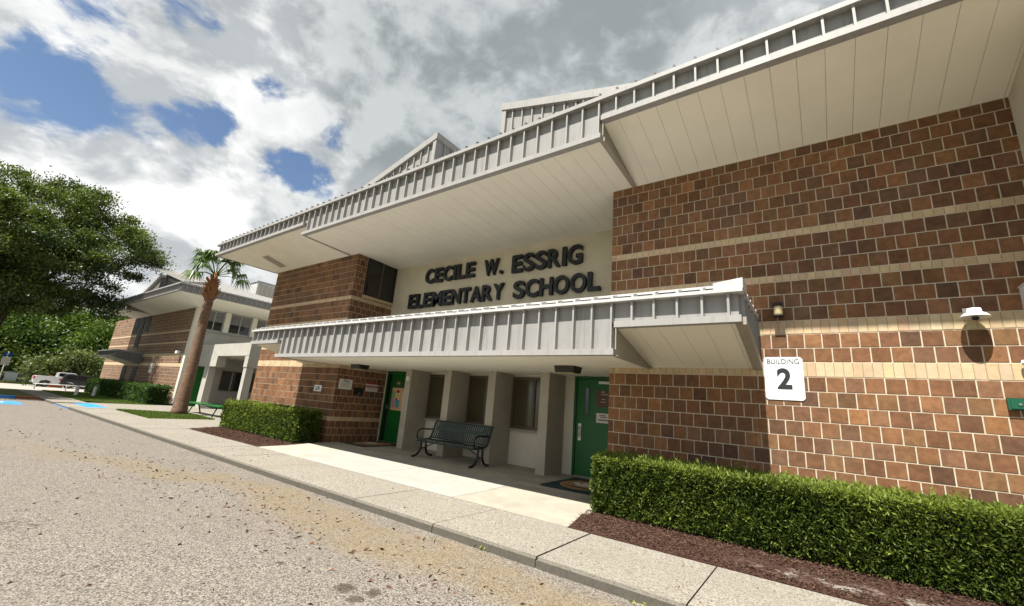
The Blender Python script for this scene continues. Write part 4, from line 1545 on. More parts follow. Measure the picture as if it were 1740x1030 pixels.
# ------------------------------------------------------------------ door mats
def mat_thing(label, cx_, cy_, wd, ht, paw, rz=0.0):
    t = thing('door_mat', label, 'mat', (cx_, cy_, .006), rz)
    part('backing', 'mat_green' if paw else 'mat_dark', t, (-wd / 2, -ht / 2, 0, wd / 2, ht / 2, .012), local=True)

    def oval(name, m, ox, oy, rx, ry, z0):
        mb = MB()
        n = 24
        top = [(ox + rx * math.cos(6.2832 * k / n), oy + ry * math.sin(6.2832 * k / n), z0 + .002) for k in range(n)]
        bot = [(p[0], p[1], z0) for p in top]
        mb.face(top)
        for k in range(n):
            mb.face((bot[k], bot[(k + 1) % n], top[(k + 1) % n], top[k]))
        mb.build(name, m, t, local=True)
    oval('oval_field', 'mat_tan', 0, 0, wd * .40, ht * .40, .0125)
    if paw:
        oval('paw_pad', 'mat_white', 0, -.04, .21, .15, .0148)
        for (ox, oy) in ((-.25, .10), (-.09, .19), (.09, .19), (.25, .10)):
            oval('paw_toe', 'mat_white', ox, oy, .07, .085, .0148)
        oval('lettering_arc', 'mat_dark', 0, .40, .30, .05, .0148)
        oval('lettering_arc', 'mat_dark', 0, -.36, .30, .05, .0148)
    else:
        oval('paw_pad', 'mat_white', -.1, 0, .22, .16, .0148)
    return t


mat_thing('dark green mat with tan oval and white paw at the right door', -3.78, 7.98, 1.22, 1.45, True)
mat_thing('worn dark mat with faded oval at the left door', -10.72, 8.22, 1.10, 1.45, False)


# ------------------------------------------------------------------ park bench in the entrance
def bench(label):
    t = thing('park_bench', label, 'bench', (-7.28, 7.62, 0.0), 0)
    L = 1.86
    n = 29
    # side profile of seat and back (y depth, z)
    seat = [(-.02, .37), (-.045, .41), (-.03, .445), (.05, .452), (.20, .435), (.36, .425), (.41, .43)]
    back = [(.43, .45), (.49, .62), (.545, .80), (.57, .865), (.60, .885), (.625, .86)]

    def strap(prof, wd, th):
        mb = MB()
        for (a, b) in zip(prof[:-1], prof[1:]):
            d = Vector((0, b[0] - a[0], b[1] - a[1])).normalized()
            nn_ = Vector((0, -d.z, d.y)) * th
            A, B = Vector((0, a[0], a[1])), Vector((0, b[0], b[1]))
            mb.hexa([A + Vector((-wd, 0, 0)), A + Vector((wd, 0, 0)), A + Vector((wd, 0, 0)) - nn_, A + Vector((-wd, 0, 0)) - nn_],
                    [B + Vector((-wd, 0, 0)), B + Vector((wd, 0, 0)), B + Vector((wd, 0, 0)) - nn_, B + Vector((-wd, 0, 0)) - nn_])
        return fixnormals_mesh(mb.mesh('slat', 'bench_green'))
    sm_, bm_ = strap(seat, .022, .006), strap(back, .022, .006)
    for k in range(n):
        x = -L / 2 + .03 + k * (L - .06) / (n - 1)
        for m in (sm_, bm_):
            o = link('slat', m, t, True)
            o.location = (x, 0, 0)
    # rails
    for (y, z) in ((-.03, .385), (.40, .415), (.445, .46), (.60, .872)):
        mb = MB()
        mb.tube([(-L / 2, y, z), (L / 2, y, z)], .016, 8)
        mb.build('rail', 'bench_green', t, True, True)
    # flat band with the worn lettering across the back
    mb = MB()
    a, b = Vector((0, .493, .655)), Vector((0, .523, .745))
    mb.hexa(((-L / 2 + .10, a.y - .008, a.z), (L / 2 - .10, a.y - .008, a.z), (L / 2 - .10, a.y, a.z), (-L / 2 + .10, a.y, a.z)),
            ((-L / 2 + .10, b.y - .008, b.z), (L / 2 - .10, b.y - .008, b.z), (L / 2 - .10, b.y, b.z), (-L / 2 + .10, b.y, b.z)))
    mb.build('name_band', 'bench_green', t, local=True)
    for s in (-1, 1):
        x = s * (L / 2 + .0)
        for (pts, nm) in (
            ([(x, .14, .44), (x, .13, .28), (x, .11, .15), (x, .04, .06), (x, -.06, .022), (x, -.13, .022)], 'leg'),
            ([(x, .28, .43), (x, .29, .28), (x, .31, .15), (x, .37, .06), (x, .47, .022), (x, .54, .022)], 'leg'),
            ([(x, .0, .40), (x, .14, .40), (x, .28, .405), (x, .43, .43), (x, .50, .62), (x, .555, .80), (x, .60, .88)], 'side_frame'),
            ([(x, .02, .40), (x, -.035, .47), (x, -.045, .56), (x, .0, .635), (x, .09, .665), (x, .22, .665), (x, .36, .655), (x, .50, .66)], 'armrest')):
            # smooth the polyline
            P_ = [Vector(p) for p in pts]
            for _ in range(2):
                Q = [P_[0]]
                for i in range(len(P_) - 1):
                    Q += [P_[i] * .75 + P_[i + 1] * .25, P_[i] * .25 + P_[i + 1] * .75]
                Q.append(P_[-1])
                P_ = Q
            mb = MB()
            mb.tube(P_, .027 if nm == 'leg' else (.024 if nm == 'side_frame' else .019), 8)
            mb.build(nm, 'black_paint', t, True, True)
        mb = MB()
        mb.tube([(x, .13, .20), (x, .30, .20)], .014, 6)
        mb.build('cross_tie', 'black_paint', t, True, True)
        mb = MB()
        mb.tube([(x, .21, .20), (s * .42, .21, .41)], .013, 6)
        mb.build('brace', 'black_paint', t, True, True)
    return t


def fixnormals_mesh(me):
    import bmesh
    bm = bmesh.new()
    bm.from_mesh(me)
    bmesh.ops.recalc_face_normals(bm, faces=bm.faces)
    bm.to_mesh(me)
    bm.free()
    return me


bench('dark green strap bench with black curled legs between the entrance pillars')


# ------------------------------------------------------------------ clipped hedges
def hedge(label, x0, x1, y0, y1, z0, h, n, ll, lw, mat, seed, tone=.35):
    t = thing('hedge', label, 'hedge', ((x0 + x1) / 2, y0, z0), 0, None)
    core = MB()
    i = .10
    core.box(x0 + i, y0 + i, z0 - .02, x1 - i, y1 - i, z0 + h - i)
    core.build('dark_core', 'hedge_core', t)  # dark inner box, its colour stands in for shade between the leaves
    r = np.random.default_rng(seed)
    A = np.array([(x1 - x0) * h, (x1 - x0) * (y1 - y0), (y1 - y0) * h, (y1 - y0) * h])
    cnt = (A / A.sum() * n).astype(int)
    P, N, B = [], [], []
    u = r.uniform(0, 1, (cnt[0], 2))
    P.append(np.column_stack([x0 + u[:, 0] * (x1 - x0), np.full(cnt[0], y0), z0 + .04 + u[:, 1] * (h - .04)])); N.append(np.tile((0, -1, .45), (cnt[0], 1)))
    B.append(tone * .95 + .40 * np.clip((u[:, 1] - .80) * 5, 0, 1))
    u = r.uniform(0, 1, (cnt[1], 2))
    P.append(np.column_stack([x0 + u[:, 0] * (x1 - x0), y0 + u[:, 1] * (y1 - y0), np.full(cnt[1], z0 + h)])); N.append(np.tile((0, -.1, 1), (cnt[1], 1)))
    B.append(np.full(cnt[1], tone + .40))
    for k, (xx, nx) in enumerate(((x0, -1), (x1, 1))):
        c_ = cnt[2 + k]
        u = r.uniform(0, 1, (c_, 2))
        P.append(np.column_stack([np.full(c_, xx), y0 + u[:, 0] * (y1 - y0), z0 + .04 + u[:, 1] * (h - .04)])); N.append(np.tile((nx, 0, .45), (c_, 1)))
        B.append(np.full(c_, tone))
    P, N, B = np.concatenate(P), np.concatenate(N).astype(float), np.concatenate(B)
    nv = N / np.linalg.norm(N, axis=1, keepdims=True)
    bump_ = blob_noise(P, seed, 6, 5.0) * .022 + blob_noise(P, seed + 5, 5, 17.0) * .034
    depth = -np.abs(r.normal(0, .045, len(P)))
    P = P + nv * (bump_ + depth)[:, None]
    # stray shoots that have grown since the last clipping
    ns = int((x1 - x0) * 14)
    sh = np.column_stack([r.uniform(x0, x1, ns), np.where(r.uniform(0, 1, ns) < .6, r.uniform(y0, y1, ns), y0 - .01), np.full(ns, z0 + h)])
    sh[:, 2] = np.where(sh[:, 1] < y0, z0 + r.uniform(.05, h, ns), sh[:, 2])
    k_ = 9
    up_ = r.uniform(0, .085, (ns, k_))
    sp_ = np.repeat(sh, k_, 0) + r.normal(0, .010, (ns * k_, 3))
    front = np.repeat(sh[:, 1] < y0, k_)
    sp_[:, 2] += np.where(front, 0, up_.ravel())
    sp_[:, 1] -= np.where(front, up_.ravel() * .8, 0)
    P = np.concatenate([P, sp_])
    N = np.concatenate([N, np.where(front[:, None], np.array([[0, -1., .6]]), np.array([[0, 0, 1.]]))])
    B = np.concatenate([B, np.full(len(sp_), tone + .45)])
    depth = np.concatenate([depth, np.zeros(len(sp_))])
    B = B + blob_noise(P, seed + 9, 5, 2.2) * .16 + depth * 4.0  # deeper leaves get darker: inner shade put into the leaf colour
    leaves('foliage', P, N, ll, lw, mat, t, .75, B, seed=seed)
    return t


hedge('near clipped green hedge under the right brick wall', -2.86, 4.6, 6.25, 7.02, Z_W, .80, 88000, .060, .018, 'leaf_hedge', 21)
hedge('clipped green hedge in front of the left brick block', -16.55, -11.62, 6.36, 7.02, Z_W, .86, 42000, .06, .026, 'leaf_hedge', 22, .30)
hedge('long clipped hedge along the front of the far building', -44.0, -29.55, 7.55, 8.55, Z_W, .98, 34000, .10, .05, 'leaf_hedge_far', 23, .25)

# grass patches
for (poly, n, seed, lab) in (([(-24.2, 5.25), (-19.62, 5.25), (-19.62, 7.32), (-22.9, 7.5)], 26000, 31, 'short grass around the palm'),
                             ([(-43.1, 5.25), (-31.0, 5.25), (-29.3, 6.6), (-29.3, 7.9), (-43.1, 7.9)], 36000, 32, 'mown grass strip before the far hedge')):
    mb = MB()
    mb.face([(x, y, Z_W - .004) for x, y in poly])
    tag(mb.build('lawn', 'grass'), kind='structure')
    r = np.random.default_rng(seed)
    xs = [p[0] for p in poly]
    ys = [p[1] for p in poly]
    p = np.stack([r.uniform(min(xs), max(xs), n), r.uniform(min(ys), max(ys), n)], 1)
    keep = np.ones(n, bool)
    for k in range(len(poly)):
        a, b = np.array(poly[k]), np.array(poly[(k + 1) % len(poly)])
        keep &= ((b[0] - a[0]) * (p[:, 1] - a[1]) - (b[1] - a[1]) * (p[:, 0] - a[0])) > 0.0
    p = p[keep]
    pts = np.column_stack([p, np.full(len(p), Z_W - .01)])
    tag(leaves('grass', pts, np.tile((0, 0, 1.), (len(p), 1)), .07, .02, 'grass_blade', None, .4, seed=seed), lab, 'grass', kind='stuff')

# fallen leaves and bits on the road and pavement
r = np.random.default_rng(41)
n = 620
x = -1.0 - r.gamma(2.2, 3.2, n)
y = np.where(r.uniform(0, 1, n) < .72, r.normal(3.0, .42, n) - np.clip(-x - 6, 0, 12) * .11, r.uniform(-1.0, 3.8, n))
keep = (y < CURB_Y - .04)
pts = np.column_stack([x[keep], y[keep], np.full(keep.sum(), Z_R + .004)])
nr = np.column_stack([r.normal(0, 1, (len(pts), 2)), np.abs(r.normal(0, .12, len(pts)))])
tag(leaves('leaf_litter', pts, nr, .055, .022, 'litter_leaf', None, .1, seed=42), 'scattered dry brown leaves lying on the road by the kerb', 'leaves', kind='stuff')
pts = np.column_stack([r.uniform(-14, 2, 90), r.uniform(4.1, 5.1, 90), np.full(90, Z_W + .006)])
nr = np.column_stack([r.normal(0, 1, (90, 2)), np.abs(r.normal(0, .1, 90))])
tag(leaves('leaf_litter', pts, nr, .028, .016, 'litter_leaf', None, .1, seed=43), 'a few dark specks of leaf on the pavement', 'leaves', kind='stuff')
cl = []
for (cx_, cy_, m) in ((-1.38, 3.93, 26), (-3.1, 3.93, 6), (-6.9, 3.90, 12), (-24.5, 3.7, 30), (-1.0, 3.9, 20), (-9.0, 3.93, 8)):
    m = max(3, m // 3)
    cl.append(np.column_stack([r.normal(cx_, .09, m), np.minimum(r.normal(cy_, .03, m), CURB_Y - .01), Z_R + r.uniform(.005, .03, m)]))
cl = np.concatenate(cl)
tag(leaves('weed', cl, np.column_stack([r.normal(0, 1, (len(cl), 2)), np.abs(r.normal(.4, .3, len(cl)))]), .05, .02, 'litter_green', None, .3, seed=44), 'small weeds and yellow leaves caught along the kerb', 'weeds', kind='stuff')

# ------------------------------------------------------------------ the second building, beyond the palm
BX, BY = -29.90, 8.87
BEY, BEX = 7.25, -27.90
b1 = thing('far_building', 'second two storey brick school building with grey hipped metal roof beyond the palm', 'building', (-38, BY, 0))
part('brick_wall', 'brick_far', b1, (-48.2, BY, -.3, BX - .30, 22, TOP + .1))
for (z0_, z1_) in ((2.13, 2.335), (2.74, 2.945), (3.56, 3.66), (4.27, 4.37), (.6, .7)):
    part('tan_course', 'tan_band', b1, (-48.19, BY - .004, z0_, BX - .301, BY + .05, z1_))
part('corner_pilaster', 'cream_light', b1, (BX - .30, BY - .02, -.3, BX + .02, BY + .32, TOP + .1))
# rendered side that faces the walk
part('side_wall', 'cream_shaded', b1, (BX - .29, BY + .321, -.3, BX - .02, 22, TOP + .1))
part('spandrel', 'cream_shaded', b1, (BX - .02, BY + .33, 3.4, BX + .0, 22, 4.36))
part('sill_band', 'trim', b1, (BX - .02, BY + .325, 4.362, BX + .09, 22, 4.44))
for (ya, yb) in ((9.32, 10.36), (10.68, 11.94), (12.22, 13.45), (13.75, 15.0)):
    wv = part('window', 'trim', b1, (BX - .02, ya, 4.45, BX + .02, ya + .06, 5.68), (BX - .02, yb - .06, 4.45, BX + .02, yb, 5.68), (BX - .02, ya + .061, 4.45, BX + .02, yb - .061, 4.51), (BX - .02, ya + .061, 5.62, BX + .02, yb - .061, 5.68),
              ((BX - .02), (ya + yb) / 2 - .03, 4.511, BX + .02, (ya + yb) / 2 + .03, 5.619))
    for (p, q) in ((ya + .061, (ya + yb) / 2 - .031), ((ya + yb) / 2 + .031, yb - .061)):
        part('pane', 'glass_dark', wv, (BX - .02, p, 4.511, BX + .004, q, 5.619))
        part('blind', 'blind_grey', wv, (BX - .02, p, 5.02, BX + .007, q, 5.619))
for yy in (10.37, 11.95, 13.46):
    part('pilaster', 'cream_light', b1, (BX - .02, yy, 4.45, BX + .14, yy + .29, TOP))
dg = part('door', 'green_door', b1, (BX - .02, 9.40, -.04, BX + .01, 10.30, 2.15))
part('frame', 'green_frame', dg, (BX - .02, 9.33, -.04, BX + .03, 9.399, 2.22), (BX - .02, 10.301, -.04, BX + .03, 10.37, 2.22), (BX - .02, 9.40, 2.151, BX + .03, 10.30, 2.22))
for (ya, yb) in ((10.95, 12.15), (12.6, 13.8)):
    wv = part('window', 'bronze', b1, (BX - .02, ya, .95, BX + .02, ya + .06, 2.15), (BX - .02, yb - .06, .95, BX + .02, yb, 2.15), (BX - .02, ya + .061, .95, BX + .02, yb - .061, 1.0), (BX - .02, ya + .061, 2.1, BX + .02, yb - .061, 2.15))
    part('mullion', 'trim', wv, (BX - .02, (ya + yb) / 2 - .04, 1.001, BX + .03, (ya + yb) / 2 + .04, 2.099))
    part('pane', 'glass_dark', wv, (BX - .02, ya + .061, 1.001, BX + .005, (ya + yb) / 2 - .041, 2.099))
    part('pane', 'glass_dark', wv, (BX - .02, (ya + yb) / 2 + .041, 1.001, BX + .005, yb - .061, 2.099))
# narrow windows high on the brick front
for (xa, xb, z0_) in ((-42.5, -41.3, 4.45), (-41.0, -39.95, 3.40), (-39.6, -38.6, 4.5)):
    wv = part('window', 'dark_bronze', b1, (xa, BY - .03, z0_, xb, BY + .02, 5.70))
    part('pane', 'glass_shade', wv, (xa + .05, BY - .036, z0_ + .05, xb - .05, BY - .031, 5.66))
for (xa, xb) in ((-42.2, -41.2), (-39.6, -38.6)):
    wv = part('window', 'dark_bronze', b1, (xa, BY - .03, .2, xb, BY + .02, 2.1))
    part('pane', 'glass_shade', wv, (xa + .05, BY - .036, .25, xb - .05, BY - .031, 2.05))
# eaves and roof
BSTEP = -38.4
for (a, b, zb) in ((-42.6, BSTEP, UP_MID), (BSTEP, BEX, UP_SIDE)):
    fascia_front(b1, a, b, BEY, zb, UP_TOP, .09, mats=('fascia_shaded', 'fascia_shaded'), joined=True)
    part('fascia_trim', 'fascia_shaded', b1, (a + .01, BEY - .07, zb, b + (.03 if b == BEX else 0.02), BEY + .03, zb + .089))
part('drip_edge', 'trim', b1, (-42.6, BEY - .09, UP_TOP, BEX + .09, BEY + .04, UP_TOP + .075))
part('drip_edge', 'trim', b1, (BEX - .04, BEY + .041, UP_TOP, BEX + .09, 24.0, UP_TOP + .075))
part('side_fascia', 'fascia_shaded', b1, (BEX - .02, BEY + .031, UP_SIDE + .001, BEX, 24.0, UP_TOP - .001))
part('side_trim', 'fascia_shaded', b1, (BEX - .03, BEY + .032, UP_SIDE, BEX + .05, 24.0, UP_SIDE + .09))
mb = MB()
for k in range(54):
    y = BEY + .25 + k * .305
    mb.box(BEX + .001, y - .017, UP_SIDE + .091, BEX + .05, y + .017, UP_TOP - .001)
o = mb.build('ribs', 'trim', b1)
o['kind'] = 'stuff'
mb = MB()
mb.hexa(((-42.6, BEY + .04, UP_MID + .01), (BSTEP, BEY + .04, UP_MID + .01), (BSTEP, BY + .01, TOP), (-42.6, BY + .01, TOP)),
        ((-42.6, BEY + .04, UP_MID + .03), (BSTEP, BEY + .04, UP_MID + .03), (BSTEP, BY + .01, TOP + .02), (-42.6, BY + .01, TOP + .02)))
a, b, c, d = (BSTEP + .03, BEY + .04, UP_SIDE + .01), (BEX - .03, BEY + .04, UP_SIDE + .01), (BX, BY + .01, TOP), (BSTEP + .03, BY + .01, TOP)
mb.hexa((a, b, c, d), [(p[0], p[1], p[2] + .02) for p in (a, b, c, d)])
a, b, c, d = (BX, BY + .012, TOP), (BEX - .028, BEY + .042, UP_SIDE + .01), (BEX - .028, 24, UP_SIDE + .01), (BX, 24, TOP)
mb.hexa((a, b, c, d), [(p[0], p[1], p[2] + .02) for p in (a, b, c, d)])
mb.build('soffit', 'soffit', b1)
part('soffit_cheek', 'trim_side', b1, (BSTEP - .0, BEY + .05, UP_MID + .03, BSTEP + .02, BY - .3, UP_SIDE + .02))
RT = UP_TOP + .06
rx, rz_ = -38.0, RT + 10.1 * .25
r1 = MB()
# front slope up to the gable wall, then the long side slope up to its ridge
r1.hexa(((-42.6, BEY + .03, RT - .05), (BEX, BEY + .03, RT - .05), (BEX - 1.6, BY, RT - .05), (-42.6, BY, RT - .05)),
        ((-42.6, BEY + .03, RT), (BEX, BEY + .03, RT), (BEX - 1.65, BY, RT + .40), (-42.6, BY, RT + .40)))
roof1 = r1.build('roof', 'roof_metal', b1)
mb = MB()
mb.hexa(((rx, BY, RT - .04), (BEX, BY, RT - .04), (BEX, 24, RT - .04), (rx, 24, RT - .04)), ((rx, BY, rz_), (BEX, BY, RT + .004), (BEX, 24, RT + .004), (rx, 24, rz_)))
mb.build('roof_slope', 'roof_metal', roof1)
mb = MB()
mb.prism([(rx, RT + .2), (BEX - 1.5, RT + .2), (BEX - 1.5, RT + .33), (rx, rz_ - .12)], BY - .02, BY + .05, 'y')
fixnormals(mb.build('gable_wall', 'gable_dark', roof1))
mb = MB()
mb.prism([(rx - .05, rz_ - .16), (BEX - .9, RT + .17), (BEX - .9, RT + .33), (rx - .05, rz_ + .05)], BY - .22, BY - .03, 'y')
fixnormals(mb.build('gable_trim', 'trim_side', roof1))
mb = MB()
for k in range(1, 32):
    x = rx + k * .305
    zz_ = rz_ - .13 - k * .305 * .25
    if zz_ > RT + .45:
        mb.box(x - .017, BY - .07, RT + .3, x + .017, BY - .021, zz_)
o = mb.build('ribs', 'fascia_shaded', roof1)
o['kind'] = 'stuff'
mb = MB()
for k in range(54):
    y = BEY + .3 + k * .305
    x1_ = BEX + .04
    mb.hexa(((rx, y - .016, rz_ + .001), (x1_, y - .016, RT - .01), (x1_, y + .016, RT - .01), (rx, y + .016, rz_ + .001)),
            ((rx, y - .016, rz_ + .055), (x1_, y - .016, RT + .05), (x1_, y + .016, RT + .05), (rx, y + .016, rz_ + .055)))
o = mb.build('seams', 'trim', roof1)
o['kind'] = 'stuff'
mb = MB()
for k in range(48):
    x = BEX - .1 - k * .305
    mb.hexa(((x - .016, BEY - .03, RT + .016), (x + .016, BEY - .03, RT + .016), (x + .016, BY - .1, RT + .39), (x - .016, BY - .1, RT + .39)),
            ((x - .016, BEY - .03, RT + .07), (x + .016, BEY - .03, RT + .07), (x + .016, BY - .1, RT + .44), (x - .016, BY - .1, RT + .44)))
o = mb.build('seams', 'roof_metal', roof1)
o['kind'] = 'stuff'
# the mirrored half gable to the left
mb = MB()
mb.prism([(-40.4, RT + .2), (-40.4, rz_ - .15), (-46.5, RT + .2)], BY + .3, 20, 'y')
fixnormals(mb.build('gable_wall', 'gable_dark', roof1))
mb = MB()
mb.prism([(-40.3, rz_ - .15), (-40.3, rz_ + .05), (-47.0, RT + .25), (-47.0, RT + .08)], BY + .12, 20.0, 'y')
fixnormals(mb.build('roof_slope', 'roof_metal', roof1))
# low canopy over the entrance of the far building
cb = part('canopy', 'roof_metal', b1, (-42.2, BEY + .2, CA_TOP - .05, -38.3, BY, CA_TOP + .12))
fascia_front(cb, -42.2, -38.2, BEY + .08, CA_SIDE, CA_TOP, .09, mats=('fascia_shaded', 'fascia_shaded'), joined=True)
part('fascia_trim', 'fascia_shaded', cb, (-42.2, BEY + .02, CA_SIDE, -38.17, BEY + .11, CA_SIDE + .089))
part('drip_edge', 'trim_white', cb, (-42.2, BEY - .0, CA_TOP, -38.12, BEY + .12, CA_TOP + .05))
mb = MB()
mb.hexa(((-38.22, BEY + .111, CA_SIDE), (-38.2, BEY + .111, CA_SIDE), (-38.2, BY - .005, 2.2), (-38.22, BY - .005, 2.2)), ((-38.22, BEY + .111, CA_TOP), (-38.2, BEY + .111, CA_TOP), (-38.2, BY - .005, CA_TOP), (-38.22, BY - .005, CA_TOP)))
for k in range(5):
    y = BEY + .3 + k * .29
    mb.box(-38.199, y - .017, 2.5, -38.15, y + .017, CA_TOP - .001)
mb.build('side_fascia', 'fascia_shaded', cb)
mb = MB()
mb.hexa(((-42.2, BEY + .12, CA_SIDE + .01), (-38.23, BEY + .12, CA_SIDE + .01), (-38.23, BY - .006, 2.2), (-42.2, BY - .006, 2.2)), ((-42.2, BEY + .12, CA_SIDE + .03), (-38.23, BEY + .12, CA_SIDE + .03), (-38.23, BY - .006, 2.22), (-42.2, BY - .006, 2.22)))
mb.build('soffit', 'soffit', cb)
t = plate('building_sign', 'small white number sign on the brick front of the far building', 'sign', (-35.7, BY - .004, 2.0), .475, .61, 'white_sign')
put_text(t, '1', -.06, .06, -.15, .15, -.0075, 'print_black', .03)
t = thing('security_camera', 'white camera on the front corner of the far building', 'camera', (-30.7, BY, 3.0))
part('bracket', 'white_plastic', t, (-.05, -.15, -.03, .05, 0, .03), local=True)
part('body', 'white_plastic', t, (-.16, -.28, -.11, .16, -.151, .05), local=True)
# rooftop unit
t = thing('rooftop_unit', 'grey ventilation unit standing on the far roof', 'roof unit', (-34.0, 13.9, 7.9))
part('housing', 'hvac', t, (-.6, -.75, -.3, .6, .75, 1.05), local=True)
part('rim', 'trim', t, (-.66, -.81, 1.051, .66, .81, 1.13), local=True)
for k in range(4):
    part('louvre', 'taupe', t, (.601, -.6 + k * .33, .1, .62, -.36 + k * .33, .9), local=True)

# covered walk beside the far building
wk = thing('covered_walk', 'cream concrete covered walk on square columns beside the far building', 'canopy', (-26.5, 9.45, 0))
part('roof_slab', 'cream_shaded', wk, (BX + .1, 9.46, 2.84, -23.1, 16.0, 3.50))
part('beam', 'cream_shaded', wk, (BX + .1, 9.45, 2.26, -26.9, 9.90, 2.838))
part('beam', 'cream_shaded', wk, (-23.52, 9.47, 2.26, -23.11, 15.9, 2.838))
part('beam', 'cream_shaded', wk, (-26.89, 11.6, 2.26, -23.53, 11.95, 2.838))
for (xa, ya) in ((-28.37, 9.46), (-26.0, 11.62), (-23.5, 9.5), (-23.5, 13.0), (-28.37, 12.6)):
    part('column', 'cream_shaded' if ya < 9.6 else 'taupe', wk, (xa, ya, -.08, xa + (.62 if xa < -28 else .34), ya + .34, 2.259))

# ------------------------------------------------------------------ palm
def palm():
    bx, by = -22.3, 6.9
    t = thing('palm_tree', 'slim cabbage palm with rusty boots below its fan crown', 'palm', (bx, by, Z_W))
    pts, rad = [], []
    for k in range(22):
        f = k / 21
        z = -.1 + f * 5.15
        pts.append((bx + .06 * math.sin(f * 2.2) + .10 * f, by + .02 * math.sin(f * 5), z))
        rad.append((.262 - .080 * min(1, f * 1.3) + .05 * max(0, .12 - f) / .12) * (1 + .03 * math.sin(k * 2.3)))
    mb = MB()
    mb.tube(pts, rad, 14)
    mb.build('trunk', 'palm_trunk', t, True)
    cx_, cy_ = pts[-1][0], pts[-1][1]
    mb = MB()
    mb.lathe([(.15, 4.85), (.17, 5.0), (.22, 5.25), (.25, 5.50), (.20, 5.80), (.12, 6.05), (.07, 6.3)], (cx_, cy_, 0), 'z', 16)
    mb.build('boot_core', 'palm_boot', t, True)
    r = random.Random(3)
    mb = MB()
    for k in range(110):                        # cut leaf bases
        a = r.uniform(0, 6.283)
        z = r.uniform(4.95, 5.95)
        rr = .13 + .115 * math.sin((z - 4.85) / 1.25 * math.pi)
        c_, s_ = math.cos(a), math.sin(a)
        p = Vector((cx_ + c_ * rr, cy_ + s_ * rr, z))
        q = p + Vector((c_ * .11, s_ * .11, .13))
        sd = Vector((-s_, c_, 0)) * .045
        mb.hexa((p - sd, p + sd, p + sd * .8 + Vector((0, 0, .05)), p - sd * .8 + Vector((0, 0, .05))), (q - sd * .6, q + sd * .6, q + sd * .5 + Vector((0, 0, .03)), q - sd * .5 + Vector((0, 0, .03))))
    o = fixnormals(mb.build('boots', 'palm_boot', t))
    o['kind'] = 'stuff'
    # fan fronds
    for k in range(19):
        if k < 12:
            el = r.uniform(.70, 1.50)
            a = r.uniform(0, 6.283)
            ln = r.uniform(.65, 1.1)
        else:
            el = r.uniform(-.1, .65)
            a = r.uniform(0, 6.283)
            ln = r.uniform(.6, .95)
        d = Vector((math.cos(a) * math.cos(el), math.sin(a) * math.cos(el), math.sin(el)))
        base = Vector((cx_, cy_, 6.15)) + d * .1
        tip = base + d * ln + Vector((0, 0, -.10 * (1 - math.sin(max(el, 0)))))
        mid = (base + tip) / 2 + Vector((0, 0, .08))
        fr = MB()
        fr.tube([base, mid, tip], [.022, .015, .010], 5)
        side = d.cross(Vector((0, 0, 1)))
        side = side.normalized() if side.length > .05 else Vector((1, 0, 0))
        nrm = side.cross(d).normalized()
        nseg = 26
        for j in range(nseg):
            an = (j / (nseg - 1) - .5) * 3.9
            ld = (d * math.cos(an) + side * math.sin(an) + nrm * r.uniform(-.12, .12)).normalized()
            L = r.uniform(.5, .72) * (1 - .12 * abs(an))
            w_ = .030
            ws = nrm.cross(ld).normalized() * w_
            p1 = tip + ld * L * .55
            p2 = tip + ld * L + Vector((0, 0, -.26 - .26 * r.random()))
            fr.face((tip - ws * .3, tip + ws * .3, p1 + ws, p1 - ws))
            fr.face((p1 - ws, p1 + ws, p2))
        me = fr.mesh('frond', 'leaf_palm')
        at = me.attributes.new('lr', 'FLOAT', 'FACE')
        lv = r.uniform(.1, .8)
        at.data.foreach_set('value', [min(1, max(0, lv + r.uniform(-.2, .2))) for _ in me.polygons])
        link('frond', me, t)
    return t


palm()


